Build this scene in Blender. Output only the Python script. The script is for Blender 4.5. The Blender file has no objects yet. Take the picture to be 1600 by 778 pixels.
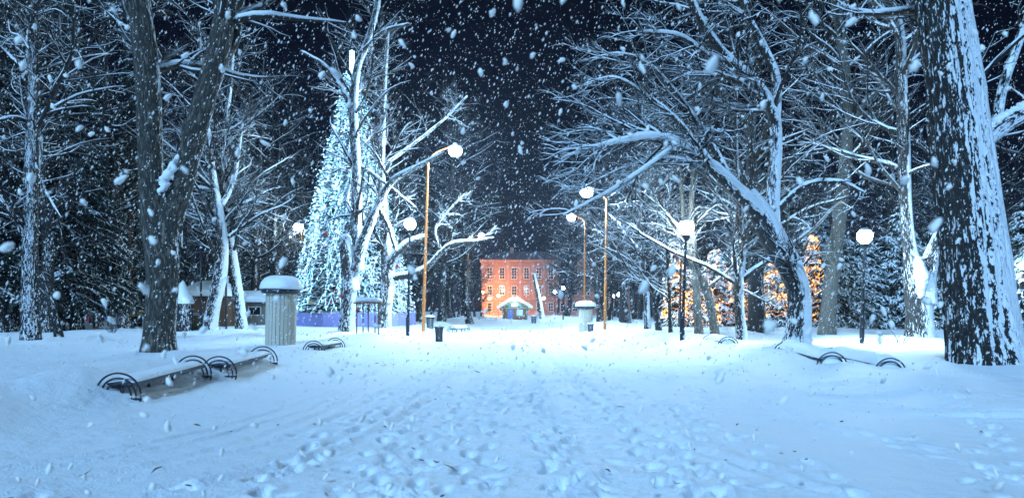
import bpy, math, random
import numpy as np
from mathutils import Vector

rng = np.random.default_rng(7)
random.seed(7)
S = bpy.context.scene
C = S.collection
R = math.radians

# ------------------------------------------------------------------ camera, sky, moon, exposure
EYE, F, U0, V0 = 1.45, 1067.0, 800.0, 485.0      # eye height, focal length in photo pixels, principal column, horizon row
cam_d = bpy.data.cameras.new('camera')
cam = bpy.data.objects.new('camera', cam_d); C.objects.link(cam)
cam.location = (0, 0, EYE); cam.rotation_euler = (R(90), 0, 0)
cam_d.lens = 24.0; cam_d.sensor_width = 36.0; cam_d.shift_y = (V0 - 389) / 1600.0
cam_d.clip_start = 0.05; cam_d.clip_end = 3000
S.camera = cam
cam_d.dof.use_dof = True; cam_d.dof.focus_distance = 17.0; cam_d.dof.aperture_fstop = 1.5; cam_d.dof.aperture_blades = 8

SUN_EL, SUN_AZ = 37.0, -22.0                      # moon behind the camera's left shoulder
w = bpy.data.worlds.new('World'); S.world = w; w.use_nodes = True
nt = w.node_tree
sky = nt.nodes.new('ShaderNodeTexSky'); sky.sky_type = 'NISHITA'; sky.sun_disc = False; sky.dust_density = 0.0; sky.ozone_density = 6.0
sky.sun_elevation = R(SUN_EL); sky.sun_rotation = R(180 + SUN_AZ)
bg = nt.nodes['Background']; tint = nt.nodes.new('ShaderNodeVectorMath'); tint.operation = 'MULTIPLY'; tint.inputs[1].default_value = (1.0, 0.72, 1.35)
nt.links.new(sky.outputs[0], tint.inputs[0]); nt.links.new(tint.outputs[0], bg.inputs[0]); bg.inputs[1].default_value = 0.0003
sun_d = bpy.data.lights.new('moon', 'SUN'); sun_d.energy = 0.93; sun_d.angle = R(9); sun_d.color = (0.31, 0.61, 1.0)
sun = bpy.data.objects.new('moon', sun_d); C.objects.link(sun)
az = R(SUN_AZ)
sdir = Vector((math.sin(az) * math.cos(R(SUN_EL)), -math.cos(az) * math.cos(R(SUN_EL)), math.sin(R(SUN_EL))))
sun.rotation_euler = sdir.to_track_quat('Z', 'Y').to_euler(); sun.location = sdir * 60
S.view_settings.view_transform = 'Standard'; S.view_settings.look = 'None'
S.view_settings.exposure = 2.2; S.view_settings.gamma = 1.0; S.view_settings.use_curve_mapping = False
S.cycles.use_denoising = True
S.cycles.max_bounces = 4; S.cycles.diffuse_bounces = 2; S.cycles.glossy_bounces = 2
S.cycles.transparent_max_bounces = 6; S.cycles.transmission_bounces = 2; S.cycles.volume_bounces = 0
S.cycles.sample_clamp_indirect = 4.0; S.cycles.sample_clamp_direct = 0.0
S.cycles.use_light_tree = True
S.cycles.caustics_reflective = False; S.cycles.caustics_refractive = False

COOL = (0.50, 0.78, 1.0)
WARM = (1.0, 0.42, 0.12)
LAMP = 1.35

# ------------------------------------------------------------------ tiny maths helpers
_T = np.random.default_rng(11).random((256, 256))
def vn(x, y):
    xi = np.floor(x).astype(int); yi = np.floor(y).astype(int)
    fx = x - xi; fy = y - yi
    fx = fx * fx * (3 - 2 * fx); fy = fy * fy * (3 - 2 * fy)
    a = _T[xi & 255, yi & 255]; b = _T[(xi + 1) & 255, yi & 255]
    c = _T[xi & 255, (yi + 1) & 255]; d = _T[(xi + 1) & 255, (yi + 1) & 255]
    return (a * (1 - fx) + b * fx) * (1 - fy) + (c * (1 - fx) + d * fx) * fy - 0.5
def fbm(x, y, o=4):
    s = 0; a = 1.0
    for i in range(o):
        s = s + a * vn(x * 2 ** i + 17.3 * i, y * 2 ** i + 5.1 * i); a *= 0.5
    return s
def sstep(a, b, x):
    t = np.clip((x - a) / (b - a), 0, 1); return t * t * (3 - 2 * t)
def norm(v): return v / np.maximum(np.linalg.norm(v, axis=-1, keepdims=True), 1e-9)

MOUNDS = []                                        # (x, y, height, radius) heaps round trunks and things
def height(x, y, mounds=True):
    x = np.asarray(x, float); y = np.asarray(y, float)
    near = np.exp(-np.clip(y - 7, 0, None) / 6.0)
    xr = 4.4 + 2.4 * near + 0.9 * fbm(y * 0.12, y * 0 + 3.0, 2); xl = -5.0 - 1.0 * near + 0.8 * fbm(y * 0.13, y * 0 + 9.0, 2)
    d = np.maximum(x - xr, xl - x)                 # metres outside the trodden alley
    side = sstep(-0.4, 2.2, d)
    z = 0.24 * side + side * 0.30 * fbm(x * 0.17, y * 0.17, 3) + 0.10 * fbm(x * 0.09 + 31, y * 0.09, 2)
    bank = np.exp(-((d - 1.2 - 0.6 * fbm(x * .2, y * .2, 2)) / 0.9) ** 2)
    z = z + bank * (0.14 + 0.22 * fbm(x * 0.5 + 7, y * 0.35, 3))
    z = z * sstep(300, 160, y) + 0.0
    if mounds:
        for mx, my, mh, mr in MOUNDS:
            q = ((x - mx) ** 2 + (y - my) ** 2) / mr ** 2
            z = z + mh * np.exp(-q)
    return z
def ground_at(u, v, mounds=False):
    dx, dz = (u - U0) / F, (V0 - v) / F
    t = np.geomspace(3, 400, 6000)
    hit = np.nonzero(EYE + dz * t < height(dx * t, t, mounds))[0]
    t = t[hit[0]] if len(hit) else 200.0
    return float(dx * t), float(t)
def world_pt(u, v, d): return ((u - U0) / F * d, d, EYE + (V0 - v) / F * d)
def gz(x, y): return float(height(np.array([x]), np.array([y]))[0])

# ------------------------------------------------------------------ mesh helpers
def mesh_obj(name, V, faces, mat, parent=None, smooth=True, bk=None, loc=None):
    """faces: list of int arrays (n,3) or (n,4)"""
    V = np.asarray(V, np.float32)
    me = bpy.data.meshes.new(name)
    me.vertices.add(len(V)); me.vertices.foreach_set('co', V.ravel())
    faces = [np.asarray(f, np.int32) for f in faces if len(f)]
    nl = sum(f.size for f in faces); nf = sum(len(f) for f in faces)
    me.loops.add(nl); me.polygons.add(nf)
    me.loops.foreach_set('vertex_index', np.concatenate([f.ravel() for f in faces]))
    st = []; o = 0
    for f in faces:
        st.append(o + np.arange(len(f)) * f.shape[1]); o += f.size
    me.polygons.foreach_set('loop_start', np.concatenate(st).astype(np.int32))
    me.polygons.foreach_set('use_smooth', np.full(nf, bool(smooth)))
    me.update(calc_edges=True)
    if bk is not None:
        at = me.attributes.new('bk', 'FLOAT_VECTOR', 'POINT'); at.data.foreach_set('vector', np.asarray(bk, np.float32).ravel())
    if mat: me.materials.append(mat)
    o = bpy.data.objects.new(name, me); C.objects.link(o)
    if parent is not None: o.parent = parent
    if loc is not None: o.location = loc
    return o

class MB:
    def __init__(s): s.V = []; s.Q = []; s.T = []; s.B = []; s.n = 0
    def add(s, V, Q=None, T=None, bk=None):
        V = np.asarray(V, float).reshape(-1, 3)
        s.V.append(V); s.B.append(V if bk is None else np.asarray(bk, float).reshape(-1, 3))
        if Q is not None and len(Q): s.Q.append(np.asarray(Q) + s.n)
        if T is not None and len(T): s.T.append(np.asarray(T) + s.n)
        s.n += len(V); return s
    def box(s, a, b, rz=0.0, c=None):
        x0, y0, z0 = a; x1, y1, z1 = b
        V = np.array([[x0,y0,z0],[x1,y0,z0],[x1,y1,z0],[x0,y1,z0],[x0,y0,z1],[x1,y0,z1],[x1,y1,z1],[x0,y1,z1]], float)
        if rz:
            c = np.array(c if c is not None else (0, 0, 0), float); k, q = math.cos(rz), math.sin(rz)
            W = V - c; V = np.stack([W[:,0]*k - W[:,1]*q, W[:,0]*q + W[:,1]*k, W[:,2]], 1) + c
        return s.add(V, [[0,3,2,1],[4,5,6,7],[0,1,5,4],[1,2,6,5],[2,3,7,6],[3,0,4,7]])
    def tubes(s, P, Rr, sides=8, cap=False, sx=1.0):
        """P (N,K,3), Rr (N,K)"""
        P = np.asarray(P, float); Rr = np.asarray(Rr, float)
        if P.ndim == 2: P = P[None]; Rr = Rr[None]
        N, K, _ = P.shape
        T = np.empty_like(P); T[:, 1:-1] = P[:, 2:] - P[:, :-2]; T[:, 0] = P[:, 1] - P[:, 0]; T[:, -1] = P[:, -1] - P[:, -2]
        T = norm(T)
        m = norm(P[:, -1] - P[:, 0])
        ref = np.where(np.abs(m[:, 2:3]) > 0.8, np.array([[0., 1., 0.]]), np.array([[0., 0., 1.]]))[:, None, :]
        A = norm(np.cross(T, np.broadcast_to(ref, T.shape))); B = np.cross(A, T)
        th = np.arange(sides) / sides * 2 * math.pi
        cs, sn = np.cos(th) * sx, np.sin(th)
        V = P[:, :, None] + Rr[:, :, None, None] * (A[:, :, None] * cs[None, None, :, None] + B[:, :, None] * sn[None, None, :, None])
        L = np.concatenate([np.zeros((N, 1)), np.cumsum(np.linalg.norm(np.diff(P, axis=1), axis=2), 1)], 1)
        off = rng.random(N) * 40
        bk = np.empty((N, K, sides, 3))
        rb = np.maximum(Rr.max(1), 0.02)[:, None, None]
        bk[..., 0] = np.cos(th)[None, None] * rb; bk[..., 1] = np.sin(th)[None, None] * rb; bk[..., 2] = (L + off[:, None])[:, :, None]
        i = np.arange(N)[:, None, None] * K * sides; j = np.arange(K - 1)[None, :, None] * sides; k = np.arange(sides)[None, None]
        k2 = (k + 1) % sides
        Q = np.stack([i + j + k, i + j + k2, i + j + sides + k2, i + j + sides + k], -1).reshape(-1, 4)
        Tt = None
        if cap:
            Tt = []
            for n in range(N):
                b0 = n * K * sides; b1 = b0 + (K - 1) * sides
                for q in range(1, sides - 1):
                    Tt.append([b0, b0 + q + 1, b0 + q]); Tt.append([b1, b1 + q, b1 + q + 1])
        return s.add(V, Q, Tt, bk)
    def lathe(s, prof, c=(0, 0, 0), seg=24, top=True):
        prof = np.asarray(prof, float); K = len(prof); th = np.arange(seg) / seg * 2 * math.pi
        V = np.empty((K, seg, 3)); V[..., 0] = prof[:, 0:1] * np.cos(th); V[..., 1] = prof[:, 0:1] * np.sin(th); V[..., 2] = prof[:, 1:2]
        V = V + np.array(c, float)
        j = np.arange(K - 1)[:, None] * seg; k = np.arange(seg)[None]; k2 = (k + 1) % seg
        Q = np.stack([j + k, j + k2, j + seg + k2, j + seg + k], -1).reshape(-1, 4)
        return s.add(V, Q)
    def sphere(s, c, r, seg=12, rings=8, sz=1.0):
        t = np.linspace(-math.pi / 2, math.pi / 2, rings + 1)
        return s.lathe(np.stack([np.maximum(np.cos(t), 0.001) * r, np.sin(t) * r * sz], 1), c, seg)
    def obj(s, name, mat, parent=None, smooth=True, loc=None, bk=False):
        V = np.concatenate(s.V); fs = []
        if s.Q: fs.append(np.concatenate(s.Q))
        if s.T: fs.append(np.concatenate(s.T))
        return mesh_obj(name, V, fs, mat, parent, smooth, np.concatenate(s.B) if bk else None, loc)

def tag(o, label, cat, group=None):
    o['label'] = label; o['category'] = cat
    if group: o['group'] = group
    return o
def thing(name, label, cat, loc=(0, 0, 0), rz=0.0, group=None):
    o = bpy.data.objects.new(name, None); C.objects.link(o); o.empty_display_size = 0.2
    o.location = loc; o.rotation_euler = (0, 0, rz)
    return tag(o, label, cat, group)
def dup(root, loc, rz=0.0, sc=1.0, label=None, group=None):
    r = root.copy(); C.objects.link(r); r.location = loc; r.rotation_euler = (0, 0, rz)
    r.scale = (sc, sc, sc) if not isinstance(sc, tuple) else sc
    if label: r['label'] = label
    if group: r['group'] = group
    for ch in list(root.children):
        c = ch.copy(); C.objects.link(c); c.parent = r
        for g in ch.children:
            d = g.copy(); C.objects.link(d); d.parent = c
    return r

# ------------------------------------------------------------------ materials
def new_mat(name):
    m = bpy.data.materials.new(name); m.use_nodes = True
    return m, m.node_tree, m.node_tree.nodes['Principled BSDF']
def N(nt, t, **kw):
    n = nt.nodes.new(t)
    for k, v in kw.items(): setattr(n, k, v)
    return n
def math_n(nt, op, a, b=None, c=None):
    n = N(nt, 'ShaderNodeMath', operation=op)
    for i, q in enumerate((a, b, c)):
        if q is None: continue
        if isinstance(q, (int, float)): n.inputs[i].default_value = q
        else: nt.links.new(q, n.inputs[i])
    return n.outputs[0]
def noise(nt, vec, scale, detail=3, rough=0.55):
    n = N(nt, 'ShaderNodeTexNoise'); n.inputs['Scale'].default_value = scale; n.inputs['Detail'].default_value = detail
    n.inputs['Roughness'].default_value = rough
    if vec is not None: nt.links.new(vec, n.inputs['Vector'])
    return n.outputs['Fac']
def mixc(nt, f, a, b):
    n = N(nt, 'ShaderNodeMix', data_type='RGBA')
    if isinstance(f, (int, float)): n.inputs['Factor'].default_value = f
    else: nt.links.new(f, n.inputs['Factor'])
    for k, q in ((6, a), (7, b)):
        if isinstance(q, tuple): n.inputs[k].default_value = (*q, 1) if len(q) == 3 else q
        else: nt.links.new(q, n.inputs[k])
    return n.outputs[2]
def mrange(nt, v, a, b, c=0.0, d=1.0, smooth=False):
    n = N(nt, 'ShaderNodeMapRange', interpolation_type='SMOOTHSTEP' if smooth else 'LINEAR')
    nt.links.new(v, n.inputs[0])
    for i, q in enumerate((a, b, c, d)): n.inputs[1 + i].default_value = q
    return n.outputs[0]
def bump(nt, p, h, strength, dist):
    b = N(nt, 'ShaderNodeBump'); b.inputs['Strength'].default_value = strength; b.inputs['Distance'].default_value = dist
    nt.links.new(h, b.inputs['Height']); nt.links.new(b.outputs[0], p.inputs['Normal'])
def plain(name, col, rough=0.6, metal=0.0, var=0.25, scale=6.0, emit=None, es=0.0, sampling='AUTO'):
    m, nt, p = new_mat(name)
    tc = N(nt, 'ShaderNodeTexCoord')
    f = noise(nt, tc.outputs['Object'], scale, 4)
    dark = tuple(c * (1 - var) for c in col); lite = tuple(min(1, c * (1 + var)) for c in col)
    nt.links.new(mixc(nt, f, dark, lite), p.inputs['Base Color'])
    p.inputs['Roughness'].default_value = rough; p.inputs['Metallic'].default_value = metal
    if emit:
        p.inputs['Emission Color'].default_value = (*emit, 1); p.inputs['Emission Strength'].default_value = es
        m.cycles.emission_sampling = sampling
    return m
SNOW = (0.86, 0.90, 0.94)
def snow_mat(name, fine=True):
    m, nt, p = new_mat(name)
    tc = N(nt, 'ShaderNodeTexCoord'); v = tc.outputs['Object']
    a = noise(nt, v, 1.3, 4); 
    nt.links.new(mixc(nt, a, (0.80, 0.86, 0.92), (0.90, 0.93, 0.96)), p.inputs['Base Color'])
    p.inputs['Roughness'].default_value = 0.65
    h = math_n(nt, 'ADD', noise(nt, v, 5, 6, 0.62), math_n(nt, 'MULTIPLY', noise(nt, v, 45, 3, 0.65), 0.30))
    bump(nt, p, h, 0.7 if fine else 0.6, 0.06 if fine else 0.04)
    return m
def bark_mat(name, dark, lite, wind, thr, ridge=9.0, soft=0.07, up=0.0, ng=0.55, hg=0.5):
    """bark furrows along the limb; snow sticks on ridges that face the wind or the sky"""
    m, nt, p = new_mat(name)
    at = N(nt, 'ShaderNodeAttribute', attribute_name='bk')
    mp = N(nt, 'ShaderNodeMapping'); mp.inputs['Scale'].default_value = (1, 1, 0.32); nt.links.new(at.outputs['Vector'], mp.inputs[0])
    h1 = noise(nt, mp.outputs[0], ridge, 5, 0.62)
    ri = math_n(nt, 'ABSOLUTE', math_n(nt, 'SUBTRACT', h1, 0.5)); ri = mrange(nt, ri, 0.0, 0.14)       # furrow = 0
    mp2 = N(nt, 'ShaderNodeMapping'); mp2.inputs['Scale'].default_value = (1, 1, 0.45); nt.links.new(at.outputs['Vector'], mp2.inputs[0])
    fine = noise(nt, mp2.outputs[0], ridge * 3.2, 4)
    hcol = math_n(nt, 'MULTIPLY', ri, fine)
    bark = mixc(nt, mrange(nt, hcol, 0.05, 0.6), dark, lite)
    g = N(nt, 'ShaderNodeNewGeometry')
    dp = N(nt, 'ShaderNodeVectorMath', operation='DOT_PRODUCT'); nt.links.new(g.outputs['Normal'], dp.inputs[0])
    wv = Vector(wind).normalized() if Vector(wind).length else Vector((0, 0, 1)); dp.inputs[1].default_value = wv
    sp = N(nt, 'ShaderNodeSeparateXYZ'); nt.links.new(g.outputs['Normal'], sp.inputs[0])
    s = math_n(nt, 'MAXIMUM', dp.outputs['Value'], math_n(nt, 'ADD', sp.outputs['Z'], up))
    big = noise(nt, at.outputs['Vector'], 1.1, 3)
    s = math_n(nt, 'ADD', s, math_n(nt, 'MULTIPLY', math_n(nt, 'SUBTRACT', big, 0.5), ng * 2))
    s = math_n(nt, 'ADD', s, math_n(nt, 'MULTIPLY', math_n(nt, 'SUBTRACT', ri, 0.5), hg))
    s = math_n(nt, 'ADD', s, math_n(nt, 'MULTIPLY', math_n(nt, 'SUBTRACT', fine, 0.5), hg * 1.6))
    k = mrange(nt, s, thr - soft, thr + soft)
    nt.links.new(mixc(nt, k, bark, SNOW), p.inputs['Base Color'])
    p.inputs['Roughness'].default_value = 0.85
    hh = math_n(nt, 'ADD', math_n(nt, 'MULTIPLY', ri, 0.5), math_n(nt, 'ADD', math_n(nt, 'MULTIPLY', fine, 0.2), math_n(nt, 'MULTIPLY', k, 0.6)))
    bump(nt, p, hh, 0.9, 0.05)
    return m
def needle_mat(name, dark, lite, thr):
    m, nt, p = new_mat(name)
    g = N(nt, 'ShaderNodeNewGeometry'); tc = N(nt, 'ShaderNodeTexCoord')
    sp = N(nt, 'ShaderNodeSeparateXYZ'); nt.links.new(g.outputs['Normal'], sp.inputs[0])
    n1 = noise(nt, tc.outputs['Object'], 7, 3); n2 = noise(nt, tc.outputs['Object'], 1.1, 2)
    s = math_n(nt, 'ADD', sp.outputs['Z'], math_n(nt, 'ADD', math_n(nt, 'MULTIPLY', math_n(nt, 'SUBTRACT', n1, .5), 1.6), math_n(nt, 'MULTIPLY', math_n(nt, 'SUBTRACT', n2, .5), 1.2)))
    k = mrange(nt, s, thr - .12, thr + .12)
    nt.links.new(mixc(nt, k, mixc(nt, n1, dark, lite), SNOW), p.inputs['Base Color'])
    p.inputs['Roughness'].default_value = 0.8
    return m
def plank_mat(name, col, var=0.35):
    m, nt, p = new_mat(name)
    tc = N(nt, 'ShaderNodeTexCoord'); mp = N(nt, 'ShaderNodeMapping'); mp.inputs['Scale'].default_value = (9, 9, 0.8)
    nt.links.new(tc.outputs['Object'], mp.inputs[0])
    oi = N(nt, 'ShaderNodeObjectInfo')
    f = math_n(nt, 'ADD', math_n(nt, 'MULTIPLY', noise(nt, mp.outputs[0], 3, 5), 0.7), math_n(nt, 'MULTIPLY', oi.outputs['Random'], 0.3))
    nt.links.new(mixc(nt, f, tuple(c * (1 - var) for c in col), tuple(min(1, c * (1 + var)) for c in col)), p.inputs['Base Color'])
    p.inputs['Roughness'].default_value = 0.7
    return m

M = {}
M['snow'] = snow_mat('snow'); M['snow_cap'] = snow_mat('snow_cap', False)
WIND = (0.75, -0.55, 0.25)
M['bark_big'] = bark_mat('bark_big', (0.012, 0.012, 0.013), (0.12, 0.108, 0.095), (0.75, -0.65, 0.05), 0.20, 7.5, 0.05, 0.0, 0.30, 0.95)
M['bark_bare'] = bark_mat('bark_bare', (0.025, 0.024, 0.021), (0.20, 0.18, 0.15), (0.95, 0.25, 0.2), 0.98, 8.0, 0.05, 0.05, 0.30, 0.4)
M['bark_snowy'] = bark_mat('bark_snowy', (0.016, 0.015, 0.015), (0.09, 0.085, 0.08), (0.75, -0.55, 0.35), 0.40, 9.0, 0.06, 0.25, 0.5, 0.5)
M['bark_left'] = bark_mat('bark_left', (0.016, 0.015, 0.015), (0.10, 0.092, 0.085), (0.92, -0.15, 0.35), 0.38, 9.0, 0.06, 0.25, 0.5, 0.6)
M['bark_speck'] = bark_mat('bark_speck', (0.012, 0.012, 0.014), (0.06, 0.055, 0.05), (0.35, -0.9, 0.2), 0.80, 10.0, 0.06, 0.3, 0.4, 0.9)
M['bark_pale'] = bark_mat('bark_pale', (0.10, 0.095, 0.08), (0.30, 0.28, 0.24), (0.8, -0.2, 0.4), 1.0, 12.0, 0.06, 0.25, 0.5, 0.5)
M['bark_wood'] = bark_mat('bark_wood', (0.010, 0.010, 0.012), (0.05, 0.048, 0.045), (0.5, -0.6, 0.3), 1.1, 10.0, 0.08, 0.25, 0.6, 0.7)
M['twig'] = bark_mat('twig', (0.016, 0.014, 0.013), (0.05, 0.042, 0.036), (0.3, -0.3, 1.0), 0.52, 14.0, 0.15, 0.12, 0.6, 0.3)
M['twig_wood'] = bark_mat('twig_wood', (0.012, 0.011, 0.012), (0.04, 0.036, 0.034), (0.3, -0.3, 1.0), 0.95, 14.0, 0.12, 0.0, 1.0, 0.3)
M['needle'] = needle_mat('needle', (0.008, 0.018, 0.016), (0.024, 0.042, 0.034), 0.80)
M['needle_hedge'] = needle_mat('needle_hedge', (0.012, 0.028, 0.022), (0.03, 0.06, 0.045), 0.55)
M['needle_xmas'] = needle_mat('needle_xmas', (0.008, 0.022, 0.022), (0.03, 0.07, 0.06), 0.18)
M['black_metal'] = plain('black_metal', (0.012, 0.016, 0.024), 0.45, 0.0, 0.3)
M['rust_pole'] = plain('rust_pole', (0.42, 0.15, 0.035), 0.7, 0.0, 0.3, 3.0)
M['rust_dark'] = plain('rust_dark', (0.16, 0.06, 0.03), 0.8, 0.0, 0.35, 3.0)
M['grey_metal'] = plain('grey_metal', (0.25, 0.27, 0.29), 0.5, 0.3, 0.25)
M['seat_wood'] = plank_mat('seat_wood', (0.055, 0.075, 0.095))
M['cream'] = plank_mat('cream', (0.50, 0.46, 0.38), 0.16)
M['band'] = plain('band', (0.02, 0.02, 0.028), 0.35)
M['violet'] = plain('violet', (0.30, 0.32, 0.72), 0.5, 0, 0.08, 1.0)
M['brown_plank'] = plank_mat('brown_plank', (0.14, 0.075, 0.04))
M['tan_plank'] = plank_mat('tan_plank', (0.36, 0.25, 0.13))
M['grey_plank'] = plank_mat('grey_plank', (0.22, 0.21, 0.19))
M['dark_plank'] = plank_mat('dark_plank', (0.035, 0.03, 0.028))
M['teal'] = plain('teal', (0.06, 0.20, 0.20), 0.6)
M['blue_panel'] = plain('blue_panel', (0.06, 0.12, 0.30), 0.5)
M['pale_panel'] = plain('pale_panel', (0.35, 0.50, 0.75), 0.5)
M['white_paint'] = plain('white_paint', (0.75, 0.76, 0.78), 0.5, 0, 0.1)
M['wall'] = plain('wall', (0.34, 0.16, 0.11), 0.9, 0, 0.16, 0.5)
M['wall_trim'] = plain('wall_trim', (0.40, 0.22, 0.17), 0.9, 0, 0.12, 0.8)
M['roof'] = plain('roof', (0.10, 0.07, 0.07), 0.8)
M['frame_white'] = plain('frame_white', (0.66, 0.58, 0.52), 0.6, 0, 0.1)
M['glass'] = plain('glass', (0.012, 0.016, 0.025), 0.08, 0, 0.2)
M['red'] = plain('red', (0.65, 0.03, 0.04), 0.3); M['gold'] = plain('gold', (0.75, 0.45, 0.08), 0.3)
M['yellow'] = plain('yellow', (0.75, 0.45, 0.02), 0.5); M['blue_paint'] = plain('blue_paint', (0.08, 0.16, 0.65), 0.5)
M['amber_leaf'] = plain('amber_leaf', (0.70, 0.36, 0.08), 0.6, 0, 0.4, 3.0)
M['globe'] = plain('globe', (0.9, 0.9, 0.9), 0.3, 0, 0.0, emit=(0.72, 0.88, 1.0), es=30.0, sampling='NONE')
M['globe_warm'] = plain('globe_warm', (0.9, 0.9, 0.9), 0.3, 0, 0.0, emit=(1.0, 0.62, 0.30), es=30.0, sampling='NONE')
M['bulb_cool'] = plain('bulb_cool', (0.9, 0.9, 0.9), 0.3, 0, 0.0, emit=(0.26, 0.64, 1.0), es=1.7, sampling='FRONT')
M['bulb_amber'] = plain('bulb_amber', (0.9, 0.8, 0.6), 0.3, 0, 0.0, emit=(1.0, 0.34, 0.03), es=0.75, sampling='NONE')
def flake_mat():
    m, nt, p = new_mat('flake')
    d = N(nt, 'ShaderNodeBsdfDiffuse'); t = N(nt, 'ShaderNodeBsdfTranslucent'); mx = N(nt, 'ShaderNodeMixShader')
    tc = N(nt, 'ShaderNodeTexCoord'); c = mixc(nt, noise(nt, tc.outputs['Object'], 40, 2), (1.0, 0.97, 0.93), (1.0, 1.0, 0.98))
    nt.links.new(c, d.inputs[0]); nt.links.new(c, t.inputs[0]); mx.inputs[0].default_value = 0.12
    nt.links.new(d.outputs[0], mx.inputs[1]); nt.links.new(t.outputs[0], mx.inputs[2])
    nt.links.new(mx.outputs[0], nt.nodes['Material Output'].inputs[0])
    return m
M['flake'] = flake_mat()

# ------------------------------------------------------------------ tree growing
def spline(pts, K):
    pts = np.asarray(pts, float); n = len(pts)
    if n == 2: t = np.linspace(0, 1, K)[:, None]; return pts[0] * (1 - t) + pts[1] * t
    p = np.vstack([2 * pts[0] - pts[1], pts, 2 * pts[-1] - pts[-2]])
    t = np.linspace(0, n - 1 - 1e-6, K); i = t.astype(int); f = (t - i)[:, None]
    a, b, c, d = p[i], p[i + 1], p[i + 2], p[i + 3]
    return 0.5 * (2 * b + (c - a) * f + (2 * a - 5 * b + 4 * c - d) * f ** 2 + (-a + 3 * b - 3 * c + d) * f ** 3)
def grow(P, Rr, n, t0, t1, lf, ang, K, bias, wig, rf, rmin=0.006, lmin=0.25, lmax=6.0, g=None):
    """n branches off the polylines P (N,K0,3) with radii Rr"""
    g = g or rng
    N0, K0, _ = P.shape
    seg = np.linalg.norm(np.diff(P, axis=1), axis=2).sum(1)
    idx = g.choice(N0, n, p=(seg ** 0.9) / (seg ** 0.9).sum())
    t = t0 + (t1 - t0) * g.random(n)
    q = t * (K0 - 1.001); i = q.astype(int); f = (q - i)
    p0 = P[idx, i] * (1 - f[:, None]) + P[idx, i + 1] * f[:, None]
    tan = norm(P[idx, i + 1] - P[idx, i]); r0 = Rr[idx, i] * (1 - f) + Rr[idx, i + 1] * f
    rv = norm(g.normal(size=(n, 3))); per = norm(np.cross(tan, rv))
    a = np.radians(ang[0] + (ang[1] - ang[0]) * g.random(n))[:, None]
    d = norm(tan * np.cos(a) + per * np.sin(a) + np.array(bias) * 0.6)
    L = np.clip(seg[idx] * lf * (0.45 + 0.8 * g.random(n)) * (1.1 - 0.6 * t), lmin, lmax)
    r = np.maximum(np.minimum(r0 * rf * (0.6 + 0.5 * g.random(n)), L * 0.03 + 0.004), rmin)
    out = np.empty((n, K, 3)); out[:, 0] = p0
    st = (L / (K - 1))[:, None]; cur = d
    wv = norm(g.normal(size=(n, 3)))
    for k in range(1, K):
        out[:, k] = out[:, k - 1] + cur * st
        wv = norm(wv * 0.6 + g.normal(size=(n, 3)) * 0.6)
        cur = norm(cur + wv * wig + np.array(bias) * 0.16)
    rr = r[:, None] * (1 - 0.72 * np.linspace(0, 1, K)[None] ** 1.1)
    return out, np.maximum(rr, rmin * 0.55)
def snow_tube(mb, P, Rr, sides=5, thick=0.5, flat=0.82, minr=0.0):
    T = np.gradient(P, axis=1); T = norm(T); sl = 1 - np.abs(T[..., 2])         # 1 = level limb
    k = sstep(0.06, 0.38, sl) * (Rr > minr)
    lift = Rr * 0.42 + thick * np.minimum(Rr, 0.07) * 0.6
    Q = P.copy(); Q[..., 2] += lift * k
    rad = Rr * (0.25 + 0.72 * k) * flat + 0.006 * k
    rad = rad * (0.8 + 0.4 * rng.random(rad.shape))
    rad[:, -1] *= 0.2; rad[:, 0] *= 0.6
    mb.tubes(Q, rad, sides)
def limbs3d(limbs, d, K=18):
    Ps, Rs = [], []
    for lb in limbs:
        a = np.array([(q[0], q[1], q[2], q[3] if len(q) > 3 else 0.0) for q in lb], float)
        a = spline(a, K)
        dd = d + a[:, 3]
        Ps.append(np.stack([(a[:, 0] - U0) / F * dd, dd, EYE + (V0 - a[:, 1]) / F * dd], 1)); Rs.append(a[:, 2] / 2 * d / F)
    return np.array(Ps), np.array(Rs)
def ridged(mb, P, Rr, sides, amp):
    """trunk tube with real furrows and lumps"""
    n0 = len(mb.V); base = mb.n
    mb.tubes(P, Rr, sides)
    V = mb.V[-1].reshape(P.shape[0], P.shape[1], sides, 3); B = mb.B[-1].reshape(V.shape)
    c = P[:, :, None]
    th = np.arctan2(B[..., 1], B[..., 0]); L = B[..., 2]
    Cx, Cy = np.cos(th) * 4.2, np.sin(th) * 4.2
    h = 0.5 * fbm(Cx * 1.7 + L * 0.5, Cy * 1.7 + L * 0.43, 3) + 1.2 * np.abs(fbm(Cx * 3.2 + L * .22, Cy * 3.2 - L * .25, 2))
    V += (V - c) * (h * amp)[..., None]
    mb.V[-1] = V.reshape(-1, 3)
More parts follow.
